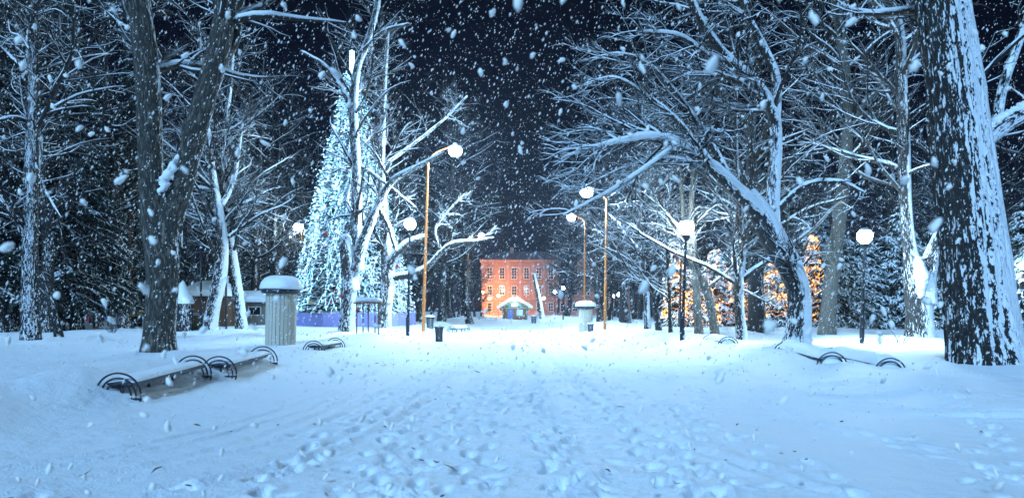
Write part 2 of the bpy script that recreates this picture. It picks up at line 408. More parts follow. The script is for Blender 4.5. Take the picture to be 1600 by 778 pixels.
def make_tree(name, label, limbs, base_uv, trunk_mat, twig_mat='twig', levels=(36, 280, 1500), group=None, bias=(0, 0, .25),
              K=20, sides=14, snow_min=0.035, mound=(0.12, 1.2), amp=0.10, start=0.25, d=None, seed=1, droop=0.0, flare=0.35, ntr=1, lens=(0.42, 0.5, 0.55), snow=True):
    g = np.random.default_rng(seed)
    x0, y0 = ground_at(*base_uv); d = d or y0
    if mound: MOUNDS.append((x0, y0, mound[0], mound[1]))
    P, Rr = limbs3d(limbs, d, K)
    # root flare and foot below the snow
    for q in range(ntr):
        P[q, 0, 2] -= 0.45
        hz = (P[q, :, 2] - P[q, 0, 2] - 0.4)
        Rr[q] *= 1 + flare * np.exp(-np.clip(hz, 0, None) / 0.35)
    base = np.array([P[0, 0, 0], P[0, 0, 1], gz(x0, y0)])
    P = P - base
    t = thing(name, label, 'tree', tuple(base), 0, group)
    mb = MB(); ridged(mb, P, Rr, sides, amp); mb.obj('trunk', M[trunk_mat], t, bk=True)
    n1, n2, n3 = levels
    B1, R1 = grow(P, Rr, n1, start, 0.98, lens[0], (28, 70), 9, (bias[0], bias[1], bias[2] - droop), 0.20, 0.5, 0.02, 0.8, 5.5, g)
    B2, R2 = grow(np.concatenate([B1]), np.concatenate([R1]), n2, 0.12, 0.98, lens[1], (25, 65), 6, (bias[0] * .6, bias[1] * .6, bias[2] * .6 - droop), 0.24, 0.6, 0.011, 0.4, 2.6, g)
    B3, R3 = grow(B2, R2, n3, 0.1, 0.98, lens[2], (22, 60), 4, (bias[0] * .4, bias[1] * .4, bias[2] * .4 - droop), 0.3, 0.7, 0.0075, 0.25, 1.3, g)
    cb = MB(); cb.tubes(B1, R1, 5); cb.tubes(B2, R2, 4); cb.tubes(B3, R3, 3)
    cb.obj('crown', M[twig_mat], t, bk=True)
    if snow:
        sb = MB(); snow_tube(sb, P[1:], Rr[1:], 10, 0.6) if len(P) > 1 else None
        snow_tube(sb, B1, R1, 5, 0.9); snow_tube(sb, B2, R2 * 0.9, 4, 1.0)
        sb.obj('snow_layer', M['snow_cap'], t)['kind'] = 'stuff'
    return t

# ------------------------------------------------------------------ trees one can pick out: limbs traced as (column, row, width, depth offset)
TREES = [
 dict(name='forked_oak', label='thick grey forked oak with nearly bare furrowed bark behind the ringed benches', base=(248, 557), trunk='bark_bare',
  limbs=[[(248,560,48),(250,505,43),(254,430,45),(249,365,47),(238,305,36),(234,210,34),(229,100,34),(216,0,32),(206,-120,25),(200,-280,15)],
         [(260,358,34),(276,305,37),(297,236,32,-.3),(318,160,31,-.6),(336,98,31,-.7),(350,30,29,-.8),(360,-60,25,-.9),(385,-220,15,-1)],
         [(334,112,22,-.6),(352,84,20,-.3),(366,60,17,0),(372,20,14,.4),(390,-60,10,.9)],
         [(296,232,12,-.3),(288,205,11,.2),(292,186,8,.3)]],
  drifts=[[(248,304,3,-.40),(254,292,12,-.42),(265,272,15,-.42),(278,248,10,-.45),(289,226,4,-.5)]],
  levels=(40, 200, 900), ntr=2, start=.62, amp=.12, sides=40, K=44, seed=3, flare=.25, mound=(.16, 1.3)),
 dict(name='speckled_pine', label='straight dark trunk speckled all over with snow beside the leaning log', base=(48, 535), trunk='bark_speck',
  limbs=[[(48,540,27),(47,480,24),(47,400,22),(48,300,20),(50,200,17),(52,100,13),(53,0,10),(52,-140,6)],
         [(46,385,8),(26,347,8,-.4),(6,317,8,-.8),(-30,268,6,-1)],[(47,192,6),(20,184,5,-.5),(-25,193,3,-1)],
         [(49,118,5),(20,92,4,.5),(-12,62,3,1)],[(53,250,4),(72,300,4,-.5),(95,340,2,-1)],[(50,160,4),(80,130,3,.5),(110,120,2,1)]],
  levels=(30, 220, 900), ntr=1, start=.3, sides=16, K=24, seed=4, amp=.1),
 dict(name='leaning_log', label='bare leaning log propped against the snow beside the speckled trunk', base=(93, 530), trunk='bark_wood',
  limbs=[[(94,534,12),(84,490,11),(74,455,10),(62,420,8)]], levels=(4, 8, 14), ntr=1, start=.5, sides=12, K=12, seed=5, lens=(.15,.3,.3), cat='log'),
 dict(name='crossing_tree', label='snow plastered tree leaning right in front of the brown wooden hut', base=(329, 517), trunk='bark_left',
  limbs=[[(326,520,22),(334,475,20),(345,425,20),(346,365,18),(336,300,13),(328,240,10),(318,150,8),(310,40,5)],
         [(340,330,9),(362,290,8,.5),(372,240,6,.8),(380,180,4,1)]], levels=(36, 280, 1500), ntr=1, seed=6),
 dict(name='crossing_tree', label='slim snow plastered tree leaning left beside the pale kiosk', base=(378, 516), trunk='bark_left',
  limbs=[[(379,520,18),(371,455,16),(362,392,14),(350,322,12),(346,250,9),(358,150,7),(366,40,5)],
         [(352,330,7),(330,300,6,-.4),(300,292,4,-.8)]], levels=(36, 280, 1500), ntr=1, seed=7),
 dict(name='lopped_linden', label='lopped tree with snow capped stump stub before the tall illuminated Christmas tree', base=(541, 520), trunk='bark_left',
  limbs=[[(541,524,25),(544,482,22),(547,440,24),(553,405,23),(556,350,17,.3),(557,260,15,.6),(552,180,14,.7),(557,110,12,.6),(576,60,10,.5),(592,-5,9,.5),(600,-90,6,.5)],
         [(548,440,21),(542,402,20,-.3),(540,372,17,-.4),(540,366,9,-.4)],
         [(556,410,18,-.1),(572,364,15,-.5),(592,318,12,-.8),(612,284,10,-1),(650,262,7,-1.2),(695,238,4,-1.4)],
         [(552,190,8,.6),(540,150,8,.9),(510,105,6,1.4),(470,80,4,2)],[(563,84,8,.5),(600,50,6,0),(640,38,4,-.4)],
         [(557,255,7,.6),(600,285,5,1),(650,325,3,1.5)],[(590,322,8,-.8),(606,350,7,-.5),(618,390,5,-.2)]],
  levels=(26, 170, 800), ntr=3, seed=8, start=.35, sides=18, K=26),
 dict(name='twisted_linden', label='twisted snow laden tree stretching a long low limb towards the rusty street lamp', base=(599, 513), trunk='bark_left',
  limbs=[[(599,517,23),(603,472,20),(607,432,22),(603,380,17),(598,320,13),(596,250,11),(600,150,8),(606,50,5)],
         [(607,428,16),(613,407,15,-.3),(631,386,14,-.6),(652,375,12,-.9),(668,368,6,-1)],
         [(610,434,11),(640,429,10,-.6),(666,418,9,-1),(690,393,8,-1.4),(712,380,7,-1.8),(742,377,5,-2),(772,371,3,-2.2)],
         [(690,394,5,-1.4),(680,360,4,-1.2),(700,330,3,-1),(730,300,2,-1)],[(597,260,6),(640,230,5,.6),(690,190,4,1.2),(730,150,3,2)]],
  levels=(50, 420, 2200), ntr=1, seed=9, start=.35, sides=18, K=24),
 dict(name='arching_tree', label='big leaning tree with snow covered limbs arching over the white alley', base=(1245, 546), trunk='bark_snowy',
  limbs=[[(1243,552,42),(1247,520,37),(1249,465,34),(1236,420,36),(1212,378,38),(1188,332,34,.1),(1170,300,22,.2)],
         [(1205,370,26),(1208,300,21,.3),(1213,225,18,.6),(1206,172,20,.8),(1180,130,18,.8),(1140,95,16,.6),(1106,50,14,.4),(1080,0,12,.2),(1058,-70,8,0)],
         [(1190,336,24),(1158,304,21,-.4),(1120,268,18,-.9),(1085,240,16,-1.3),(1050,222,14,-1.7),(1010,215,12,-2),(968,222,9,-2.3),(925,232,6,-2.6),(878,246,3,-3)],
         [(1166,314,16,.2),(1130,288,14,.7),(1095,263,12,1.2),(1058,250,10,1.6),(1010,253,8,2),(958,270,5,2.4),(900,300,3,2.8)],
         [(1210,215,15,.6),(1214,130,14,1),(1196,80,14,1.3),(1166,20,12,1.5),(1146,-50,9,1.6),(1130,-140,5,1.8)],
         [(1150,302,12,.1),(1118,236,11,.4),(1072,166,9,.8),(1022,108,7,1),(970,85,5,1.2),(905,98,3,1.4)],
         [(1118,262,9,-.9),(1062,192,8,-.6),(1010,150,6,-.3),(958,122,5,0),(895,140,3,.3)],
         [(1145,98,8,.6),(1108,86,7,-.2),(1060,55,6,-1),(995,50,4,-1.6)],
         [(1214,330,11,.2),(1258,292,10,-.3),(1310,285,7,-.8),(1352,302,4,-1.2)],
         [(1060,224,6,-1.7),(1010,260,5,-2.2),(950,300,4,-2.6),(880,335,2,-3)]],
  levels=(120, 1000, 5200), ntr=1, seed=10, start=.28, bias=(-.25, 0, .12), droop=.05, sides=24, K=28, mound=(.2, 1.2)),
 dict(name='pale_maple', label='smooth pale trunk with one snowy stub standing left of the single lamp post', base=(1290, 526), trunk='bark_pale',
  limbs=[[(1291,530,25),(1295,475,22),(1301,420,22),(1311,350,20),(1320,262,18),(1325,180,16),(1318,90,15),(1305,0,13),(1292,-100,8)],
         [(1327,208,9),(1345,170,8,-.3),(1370,146,7,-.6),(1396,121,5,-.9)],[(1302,415,16),(1294,392,15,-.3),(1298,376,9,-.4)],
         [(1321,250,6),(1350,275,5,-.6),(1395,290,3,-1)],[(1308,20,7),(1340,-20,6,.5),(1380,-80,4,1)]],
  levels=(36, 280, 1500), ntr=1, seed=11, start=.5, sides=18, K=24),
 dict(name='forked_maple', label='dark trunk splitting in a snow filled V next to the massive old oak', base=(1437, 535), trunk='bark_snowy',
  limbs=[[(1437,540,40),(1437,495,37),(1434,448,39),(1422,395,21,.2),(1415,320,18,.4),(1412,220,18,.5),(1408,120,17,.6),(1404,40,14,.6),(1380,-25,10,.6),(1350,-110,6,.6)],
         [(1440,455,32),(1455,402,22,-.2),(1470,360,18,-.3),(1479,300,14,-.4),(1486,200,11,-.4),(1500,80,7,-.4)],
         [(1406,62,8,.6),(1384,24,7,.3),(1352,-10,5,0)],[(1413,275,5,.5),(1440,262,4,-.3),(1470,255,3,-.8)]],
  drifts=[[(1435,402,5,-.4),(1437,416,15,-.42),(1441,432,22,-.45),(1440,450,14,-.45),(1438,470,4,-.4)]],
  levels=(36, 280, 1500), ntr=2, seed=12, start=.45, sides=22, K=28, mound=(.22, 1.1)),
 dict(name='massive_oak', label='massive old oak with deep furrowed bark and its right flank plastered with snow', base=(1543, 572), trunk='bark_big',
  limbs=[[(1543,582,106),(1538,540,97),(1528,450,90),(1517,350,85),(1505,250,80),(1490,120,73),(1472,0,68),(1456,-150,55),(1440,-360,30)],
         [(1520,236,34),(1548,210,27,-.1),(1576,190,26,-.2),(1622,164,24,-.4),(1700,118,18,-.6)],
         [(1556,204,15),(1566,142,13,.2),(1590,70,12,.4),(1618,-5,9,.6)],
         [(1470,20,30),(1430,-60,24,.6),(1380,-170,16,1.2),(1330,-300,9,2)]],
  levels=(30, 160, 600), ntr=1, seed=13, start=.5, sides=96, K=110, amp=.17, flare=.12, mound=(.12, 1.8)),
 dict(name='bowed_maple', label='bowed slim tree with a thick snow strip behind the black lamp post', base=(1118, 531), trunk='bark_pale',
  limbs=[[(1119,535,14),(1113,490,13),(1104,452,14),(1090,427,14),(1078,397,11),(1071,360,8),(1064,290,6),(1060,200,4)],
         [(1103,452,5),(1130,430,4,-.4),(1160,400,3,-.8)]], levels=(24, 150, 700), ntr=1, seed=14, start=.6),
 dict(name='young_maple', label='young snow streaked tree before the amber lit evergreens', base=(1160, 536), trunk='bark_snowy',
  limbs=[[(1161,540,17),(1156,492,15),(1154,440,15),(1160,400,12),(1158,350,10),(1152,280,7),(1150,170,5),(1155,80,3)],
         [(1155,440,6),(1145,400,5,.4),(1152,360,4,.5)],[(1156,450,4),(1185,465,3,-.5),(1205,475,2,-.8)]], levels=(34, 200, 900), ntr=1, seed=15),
 dict(name='dark_oak', label='thick dark trunk standing between the arching tree and the amber lights', base=(1184, 521), trunk='bark_wood',
  limbs=[[(1184,525,28),(1182,470,24),(1180,400,22),(1177,320,19),(1174,220,14),(1182,80,8)]], levels=(34, 200, 900), ntr=1, seed=16),
 dict(name='young_maple', label='thin upright trunk close behind the bowed slim tree', base=(1093, 529), trunk='bark_pale',
  limbs=[[(1093,533,13),(1089,470,12),(1085,400,10),(1080,330,8),(1086,220,6),(1080,120,3)]], levels=(30, 180, 800), ntr=1, seed=17, start=.65),
 dict(name='leaning_sapling', label='slim trunk leaning left beside the amber lit evergreens at the alley edge', base=(1030, 519), trunk='bark_wood',
  limbs=[[(1031,523,10),(1022,470,9),(1013,410,8),(1006,330,6),(1000,230,4)]], levels=(30, 180, 800), ntr=1, seed=18),
 dict(name='leaning_sapling', label='very thin straight sapling between the black lamp post and the leaning trunk', base=(1048, 523), trunk='bark_wood',
  limbs=[[(1048,526,6),(1046,460,5.5),(1043,400,4),(1040,320,3)]], levels=(20, 100, 400), ntr=1, seed=19),
 dict(name='leaning_sapling', label='snow dusted trunk by the tall rusty poles on the right verge', base=(1012, 516), trunk='bark_snowy',
  limbs=[[(1012,520,10),(1010,460,9.5),(1005,370,8),(1000,260,5),(1004,150,3)]], levels=(34, 200, 900), ntr=1, seed=20),
 dict(name='pollard_trunk', label='bare branchless leaning trunk in front of the brick coloured building', base=(847, 500), trunk='bark_snowy',
  limbs=[[(848,503,9),(843,470,7),(838,445,6),(834,427,5)]], levels=(5, 12, 24), ntr=1, seed=21, lens=(.12,.3,.4), cat='trunk'),
]
for q in TREES:
    x0, y0 = ground_at(*q['base']); q['xy'] = (x0, y0)
for q in TREES:
    mh, mr = q.get('mound', (.10, .9)); MOUNDS.append((q['xy'][0], q['xy'][1], mh, mr))
MOUNDS += [(-14.0, 30.5, .15, 1.6), (8.5, 33, .25, 2.2), (14.5, 29.5, .25, 2.5), (-3.5, 96, .5, 4), (7, 96, .5, 4), (-6.5, 39, .15, 2.2), (4.6, 50, .15, 1.6)]

for u, v, L in ((185, 618, 2.5), (342, 583, 2.7)):    # drift piled along the back of the benches
    bx, by = ground_at(u, v)
    MOUNDS += [(bx - .62, by + L * k / 3, .17, .62) for k in range(4)]

# ------------------------------------------------------------------ snow ground
def build_ground():
    v = np.linspace(390, 26, 520); ys = F * EYE / v
    ys = np.concatenate([np.linspace(-60, 3.6, 16), ys, np.geomspace(62, 900, 90)])
    ins = np.linspace(-1, 1, 640)
    outs = np.geomspace(0.004, 1, 26)
    Y = ys[:, None]
    a = 0.86 * np.maximum(Y, 3) + 2.0
    X = np.concatenate([-(a + outs[::-1] * 500), a * ins[None], a + outs * 500], 1)
    Y = np.broadcast_to(Y, X.shape).copy()
    Z = height(X, Y)
    near = np.exp(-np.clip(Y - 7, 0, None) / 6.0); xr = 4.4 + 2.4 * near; xl = -5.0 - 1.0 * near
    lane = sstep(0.8, -1.2, np.maximum(X - xr, xl - X)) * sstep(1.5, 3.5, Y)
    # wind ripples, drifts and trodden lumps
    fine = sstep(70, 20, Y)
    Z += fine * 0.03 * fbm(X * 1.2 + Y * .4, Y * 0.9, 5)
    Z += fine * (1 - lane) * 0.06 * np.abs(fbm(X * .9 + Y * .5, Y * .55 - X * .2, 4))
    core = lane * np.exp(-((X - 0.1 - 0.4 * np.sin(Y * .2)) / 1.9) ** 2)
    Z += fine * (core * .8 + lane * .2) * (0.05 * fbm(X * 3.6 + 4, Y * 3.0, 5) + 0.05 * np.minimum(fbm(X * 1.3 + 14, Y * .8, 3), .1) - 0.02)
    Z -= fine * lane * 0.05 * np.clip(fbm(X * 1.1 + 9, Y * .7, 3) - .12, 0, 1)
    # sled and ski grooves
    def groove(pts, wdt, dep, wob=0.0):
        p = spline(np.array(pts, float), 260); 
        for sgn in ((-1, 1) if wob else (0,)):
            px = p[:, 0] + sgn * wob; py = p[:, 1]
            o = np.argsort(py); cx = np.interp(Y, py[o], px[o]); m = (Y > py.min()) & (Y < py.max())
            sl = np.gradient(px, py); cs = 1 / np.sqrt(1 + np.interp(Y, py[o], sl[o]) ** 2)
            q = (X - cx) * cs / wdt
            Z[:] += m * (-dep * np.exp(-q ** 2) + dep * .45 * np.exp(-((np.abs(q) - 1.9) / .7) ** 2)) * (0.6 + 0.8 * (fbm(X * 2, Y * 2, 2) + .5))
    groove([(-6.5, 4.2), (-4.4, 6.4), (-3.4, 9), (-3.0, 14), (-2.7, 24)], .055, .035, .20)
    groove([(-5.2, 4.0), (-3.5, 6.0), (-2.6, 9), (-2.4, 16), (-2.2, 26)], .06, .03, .17)
    groove([(-4.0, 4.0), (-2.7, 5.6), (-1.8, 8), (-1.4, 13)], .07, .03, .15)
    groove([(7.2, 8.3), (5.2, 10.2), (3.6, 12.5), (2.4, 17), (2.0, 26)], .07, .035, .22)
    groove([(8.5, 10.0), (6.2, 11.0), (4.4, 13.2), (3.2, 19), (2.6, 30)], .06, .03, .18)
    groove([(3.2, 4.2), (2.3, 6.0), (1.6, 9), (1.2, 16), (.9, 30)], .08, .03, .0)
    # footprints
    g = np.random.default_rng(5)
    feet = []
    def trail(x0, y0, x1, y1, jit=.12, step=.36):
        L = math.hypot(x1 - x0, y1 - y0); n = int(L / step); s = 1; ph = g.random() * 6
        a = math.atan2(x1 - x0, y1 - y0)
        for k in range(n):
            t = k / n; s = -s
            feet.append((x0 + (x1 - x0) * t + .35 * math.sin(t * 5 + ph) + s * .11 * math.cos(a) + g.normal() * .04,
                         y0 + (y1 - y0) * t - s * .11 * math.sin(a) + g.normal() * .05, a + g.normal() * .2, .035 + .05 * g.random()))
    for k in range(9): trail(g.normal() * 1.5 - .2, 3.8 + g.random() * 2, g.normal() * 1.5, 30 + g.random() * 25)
    trail(4.6, 4.5, 1.6, 22); trail(2.6, 4.0, 2.2, 24); trail(6.5, 9.5, 1.5, 19); trail(7.5, 9.0, 2.5, 25); trail(3.5, 5, 7.5, 11.5); trail(4.8, 7.5, 1.0, 12)
    trail(-2.5, 4.4, -1.2, 20); trail(-4.2, 17, -1.0, 30); trail(5.8, 12.5, 4.2, 24); trail(-8, 18, -4, 26); trail(1.2, 4, 3.8, 13)
    for k in range(300):
        yy = 3.9 * (45 / 3.9) ** g.random(); feet.append((g.normal() * 1.4, yy, g.random() * 6.28, .02 + .05 * g.random()))
    for fx, fy, fa, dep in feet:
        i0, i1 = np.searchsorted(ys, [fy - .45, fy + .45])
        if i1 <= i0: continue
        xs, yy = X[i0:i1], Y[i0:i1]
        ar = X.shape[1]; ai = 0.86 * max(fy, 3) + 2
        j = 26 + (fx / ai + 1) / 2 * 639; dj = .5 / ai * 320 + 2
        j0, j1 = int(max(0, j - dj)), int(min(ar, j + dj))
        dx, dy = xs[:, j0:j1] - fx, yy[:, j0:j1] - fy
        c, s = math.cos(fa), math.sin(fa)
        lx, ly = dx * c - dy * s, dx * s + dy * c
        q = np.sqrt((lx / .065) ** 2 + (ly / .15) ** 2)
        dep = dep * .75
        Z[i0:i1, j0:j1] += -dep * (1 - sstep(.75, 1.15, q)) + dep * .28 * np.exp(-((q - 1.55) / .33) ** 2)
    n, m = X.shape
    i = np.arange(n - 1)[:, None] * m + np.arange(m - 1)[None]
    Q = np.stack([i, i + 1, i + m + 1, i + m], -1).reshape(-1, 4)
    o = mesh_obj('ground', np.stack([X, Y, Z], -1).reshape(-1, 3), [Q], M['snow'])
    o['kind'] = 'structure'
build_ground()

for q in TREES:
    kw = {k: v for k, v in q.items() if k in ('levels', 'ntr', 'seed', 'start', 'bias', 'droop', 'sides', 'K', 'amp', 'flare', 'lens')}
    t = make_tree(q['name'], q['label'], q['limbs'], q['base'], q['trunk'], mound=None, d=q['xy'][1], **kw)
    if 'cat' in q: t['category'] = q['cat']
    for pl in q.get('drifts', ()):                  # snow lodged in forks and along limbs
        a = spline(np.array([(c[0], c[1], c[2], c[3] if len(c) > 3 else -.3) for c in pl], float), 30); dd = q['xy'][1] + a[:, 3]
        P = np.stack([(a[:, 0] - U0) / F * dd, dd, EYE + (V0 - a[:, 1]) / F * dd], 1) - np.array(t.location)
        s_ = MB(); s_.tubes(P, a[:, 2] / 2 * q['xy'][1] / F, 12); V = s_.V[0]
        V += .13 * np.stack([vn(V[:, 2] * 9, V[:, 0] * 9), vn(V[:, 2] * 9 + 5, V[:, 1] * 9), vn(V[:, 0] * 11 + 2, V[:, 2] * 9)], 1) + .06 * np.stack([vn(V[:, 2] * 23, V[:, 0] * 23), vn(V[:, 2] * 23, V[:, 1] * 19), vn(V[:, 0] * 23, V[:, 2] * 23)], 1)
        s_.obj('snow_drift', M['snow_cap'], t)

# ------------------------------------------------------------------ the woods: bare trees and spruces, shared meshes
def wood_tree(seed, H, forks, spread):
    g = np.random.default_rng(seed)
    t = thing('bare_tree', 'x', 'tree'); K = 14
    limbs, rads = [], []
    lean = g.normal(size=2) * .05
    z = np.linspace(-.4, H, K); wob = np.cumsum(g.normal(size=(K, 2)) * .10, 0) * (z[:, None] > 1)
    r0 = H * .014 + .06
    P = np.stack([lean[0] * z + wob[:, 0], lean[1] * z + wob[:, 1], z], 1); limbs.append(P); rads.append(r0 * (1 - .85 * np.clip(z / H, 0, 1) ** .9) * (1 + .4 * np.exp(-np.clip(z, 0, None) / .4)))
    for k in range(forks):
        i = int(g.integers(3, 8)); a = g.random() * 6.28; L = H * (.30 + .3 * g.random())
        p0 = P[i]; d = np.array([math.cos(a) * spread, math.sin(a) * spread, .8]); s = np.linspace(0, L, K)[:, None]
        q = p0 + d * s / np.linalg.norm(d) + np.cumsum(g.normal(size=(K, 3)) * .12, 0) * np.array([1, 1, .5]); q[0] = p0
        limbs.append(q); rads.append(rads[0][i] * .7 * (1 - .85 * np.linspace(0, 1, K)))
    P = np.array(limbs); Rr = np.maximum(np.array(rads), .02)
    mb = MB(); mb.tubes(P, Rr, 9); mb.obj('trunk', M['bark_wood'], t, bk=True)
    B1, R1 = grow(P, Rr, 60, .22, .98, .34, (35, 80), 8, (0, 0, .10), .2, .5, .026, 1.2, 5.0, g)
    B2, R2 = grow(B1, R1, 420, .12, .98, .5, (25, 65), 5, (0, 0, .0), .25, .6, .016, .5, 2.4, g)
    B3, R3 = grow(B2, R2, 2300, .1, .98, .55, (22, 60), 4, (0, 0, -.05), .3, .7, .011, .35, 1.4, g)
    cb = MB(); cb.tubes(B1, R1, 5); cb.tubes(B2, R2, 4); cb.tubes(B3, R3, 3); cb.obj('crown', M['twig_wood'], t, bk=True)
    sb = MB(); snow_tube(sb, P[1:], Rr[1:], 6, .6); snow_tube(sb, B1[:44], R1[:44] * .85, 4, 1.0); snow_tube(sb, B2[:90], R2[:90] * .85, 4, 1.0); sb.obj('snow_layer', M['snow_cap'], t)['kind'] = 'stuff'
    return t
def spruce(seed, H, rad, nb, mat='needle', low=0.12, name='spruce'):
    g = np.random.default_rng(seed); t = thing(name, 'x', 'tree')
    z = np.linspace(-.4, H, 12); P = np.stack([np.cumsum(g.normal(size=12)) * .03, np.cumsum(g.normal(size=12)) * .03, z], 1)[None]
    Rr = ((H * .012 + .03) * (1 - .92 * np.clip(z / H, 0, 1)))[None]
    mb = MB(); mb.tubes(P, Rr, 9); mb.obj('trunk', M['bark_wood'], t, bk=True)
    f = np.sort(g.random(nb)) * (1 - low) + low; zb = f * H; a = g.random(nb) * 6.283
    L = rad * (1 - f) ** .85 * (.75 + .5 * g.random(nb)) + .25
    s = np.linspace(0, 1, 7)[None]; ca, sa = np.cos(a)[:, None], np.sin(a)[:, None]
    dz = L[:, None] * (-.15 * s - .35 * s ** 2 + .12 * s ** 3)
    B = np.stack([ca * L[:, None] * s, sa * L[:, None] * s, zb[:, None] + dz], -1); RB = np.maximum(.03 * (1 - s) * L[:, None] * .5, .012) * np.ones((nb, 7))
    nf = nb * 17
    idx = g.integers(0, nb, nf); tt = .12 + .88 * g.random(nf) ** .8; q = tt * 5.99; i = q.astype(int); fr = (q - i)[:, None]
    p0 = B[idx, i] * (1 - fr) + B[idx, i + 1] * fr; tan = norm(B[idx, i + 1] - B[idx, i])
    side = norm(np.cross(tan, np.array([0, 0, 1.]))) * g.choice([-1, 1], nf)[:, None]
    d = norm(tan * .8 + side * (.3 + .7 * g.random((nf, 1))) + g.normal(size=(nf, 3)) * .2 + np.array([0, 0, -.25]))
    fl = (.28 + .35 * g.random(nf))[:, None] * min(1.2, .5 + rad * .16)
    G = np.stack([p0, p0 + d * fl * .5, p0 + d * fl + np.array([0, 0, -.12]) * fl], 1)
    RG = np.array([.045, .075, .015])[None] * (.7 + .6 * g.random((nf, 1))) * min(1.2, .6 + rad * .13)
    cb = MB(); cb.tubes(B, RB + .02, 4); cb.tubes(G, RG, 4, sx=1.5); cb.obj('crown', M[mat], t)
    return t
WV = [wood_tree(100 + k, h, f, s) for k, (h, f, s) in enumerate([(17, 2, .5), (20, 3, .45), (14, 3, .7), (22, 2, .35), (12, 4, .8), (18, 4, .6)])]
SV = [spruce(200 + k, h, r, n) for k, (h, r, n) in enumerate([(19, 3.6, 210), (14, 3.0, 170), (23, 4.0, 240)])]
HV = [spruce(300 + k, h, r, n, 'needle_hedge', .03, 'hedge_spruce') for k, (h, r, n) in enumerate([(7.5, 2.4, 190), (6.0, 2.2, 170)])]
used = set()
def place(proto, x, y, rz, sc, label, group):
    loc = (x, y, gz(x, y) - .05)
    if proto.name not in used:
        used.add(proto.name); proto.location = loc; proto.rotation_euler = (0, 0, rz); proto.scale = (sc, sc, sc); proto['label'] = label; proto['group'] = group
        return proto
    return dup(proto, loc, rz, sc, label, group)
g = np.random.default_rng(21)
LW = 'bare snow dusted tree crowded in the dark wood behind the left benches'
RW = 'bare snow dusted tree crowded in the dark wood behind the right verge'
AL = 'bare tall tree lining the far end of the alley beside the brick coloured building'
spots = []
def ok(x, y, dmin):
    return all((x - a) ** 2 + (y - b) ** 2 > dmin ** 2 for a, b in spots)
def scatter(n, fx, fy, dmin, test, fn):
    k = 0; tries = 0
    while k < n and tries < 4000:
        tries += 1
        x, y = fx(), fy()
        if test(x, y) and ok(x, y, dmin):
            spots.append((x, y)); fn(k, x, y); k += 1
XM = (-12.9, 55.0)
clear = lambda x, y: math.hypot(x - XM[0], y - XM[1]) > 6.5 and not (abs(x + 23) < 7 and 40 < y < 62) 
def uv_of(x, y): return U0 + x / y * F
# left wood
scatter(34, lambda: g.uniform(-75, -12), lambda: g.uniform(36, 110), 2.6, lambda x, y: clear(x, y) and (y > 64 or uv_of(x, y) < 300) and uv_of(x, y) > -160,
        lambda k, x, y: place(WV[k % 6], x, y, g.random() * 6.28, .8 + .4 * g.random(), LW, 'bare trees of the left wood'))
scatter(20, lambda: g.uniform(-60, -16), lambda: g.uniform(34, 95), 3.0, lambda x, y: clear(x, y) and (y > 66 or uv_of(x, y) < 235) and uv_of(x, y) > -120,
        lambda k, x, y: place(SV[k % 3], x, y, g.random() * 6.28, .75 + .4 * g.random(), 'tall dark spruce with drooping snowy branches in the left wood', 'spruces of the left wood'))
for u, d, k in ((690, 62, 1), (735, 74, 3), (655, 70, 5), (610, 66, 1), (440, 62, 3), (395, 60, 1), (310, 58, 3), (120, 44, 1), (0, 38, 5), (200, 47, 3), (-60, 40, 1)):
    x = (u - U0) / F * d; spots.append((x, d)); place(WV[k], x, d, g.random() * 6.28, .95 + .3 * g.random(), LW, 'bare trees of the left wood')
for u, d, k in ((95, 41, 0), (150, 46, 1), (20, 43, 2), (215, 52, 2), (-70, 45, 0)):
    x = (u - U0) / F * d; spots.append((x, d)); place(SV[k], x, d, g.random() * 6.28, .9 + .2 * g.random(), 'tall dark spruce with drooping snowy branches in the left wood', 'spruces of the left wood')
# avenue, far end
scatter(15, lambda: g.uniform(-16, -7.0), lambda: g.uniform(66, 158), 4.0, lambda x, y: clear(x, y) and uv_of(x, y) < 728 - (y < 100) * 10,
        lambda k, x, y: place(WV[(k + 1) % 6], x, y, g.random() * 6.28, .8 + .35 * g.random(), AL, 'trees lining the far alley'))
scatter(22, lambda: g.uniform(6.5, 24), lambda: g.uniform(58, 158), 3.4, lambda x, y: uv_of(x, y) > 866 and abs(uv_of(x, y) - 915) > 16,
        lambda k, x, y: place(WV[(k + 2) % 6], x, y, g.random() * 6.28, .8 + .35 * g.random(), AL, 'trees lining the far alley'))
for u, d, k in ((742, 118, 2), (752, 140, 4), (872, 112, 4), (884, 124, 2)):
    x = (u - U0) / F * d; spots.append((x, d)); place(WV[k], x, d, g.random() * 6.28, .85 + .2 * g.random(), AL, 'trees lining the far alley')
# right wood
scatter(34, lambda: g.uniform(15, 85), lambda: g.uniform(46, 115), 3.0, lambda x, y: 980 < uv_of(x, y) < 1760,
        lambda k, x, y: place(WV[(k + 3) % 6], x, y, g.random() * 6.28, .8 + .4 * g.random(), RW, 'bare trees of the right wood'))
scatter(8, lambda: g.uniform(25, 70), lambda: g.uniform(62, 100), 4.0, lambda x, y: 1000 < uv_of(x, y) < 1760,
        lambda k, x, y: place(SV[k % 3], x, y, g.random() * 6.28, .75 + .3 * g.random(), 'tall dark spruce with snowy branches deep in the right wood', 'spruces of the right wood'))
for k in range(17):
    u = 1262 + k * 24 + g.uniform(-8, 8); y = 46 + g.uniform(-3, 5); x = (u - U0) / F * y
    place(HV[k % 2], x, y, g.random() * 6.28, .75 + .45 * g.random(), 'bushy snow dusted spruce in the hedge row behind the single lamp post', 'hedge of young spruces')

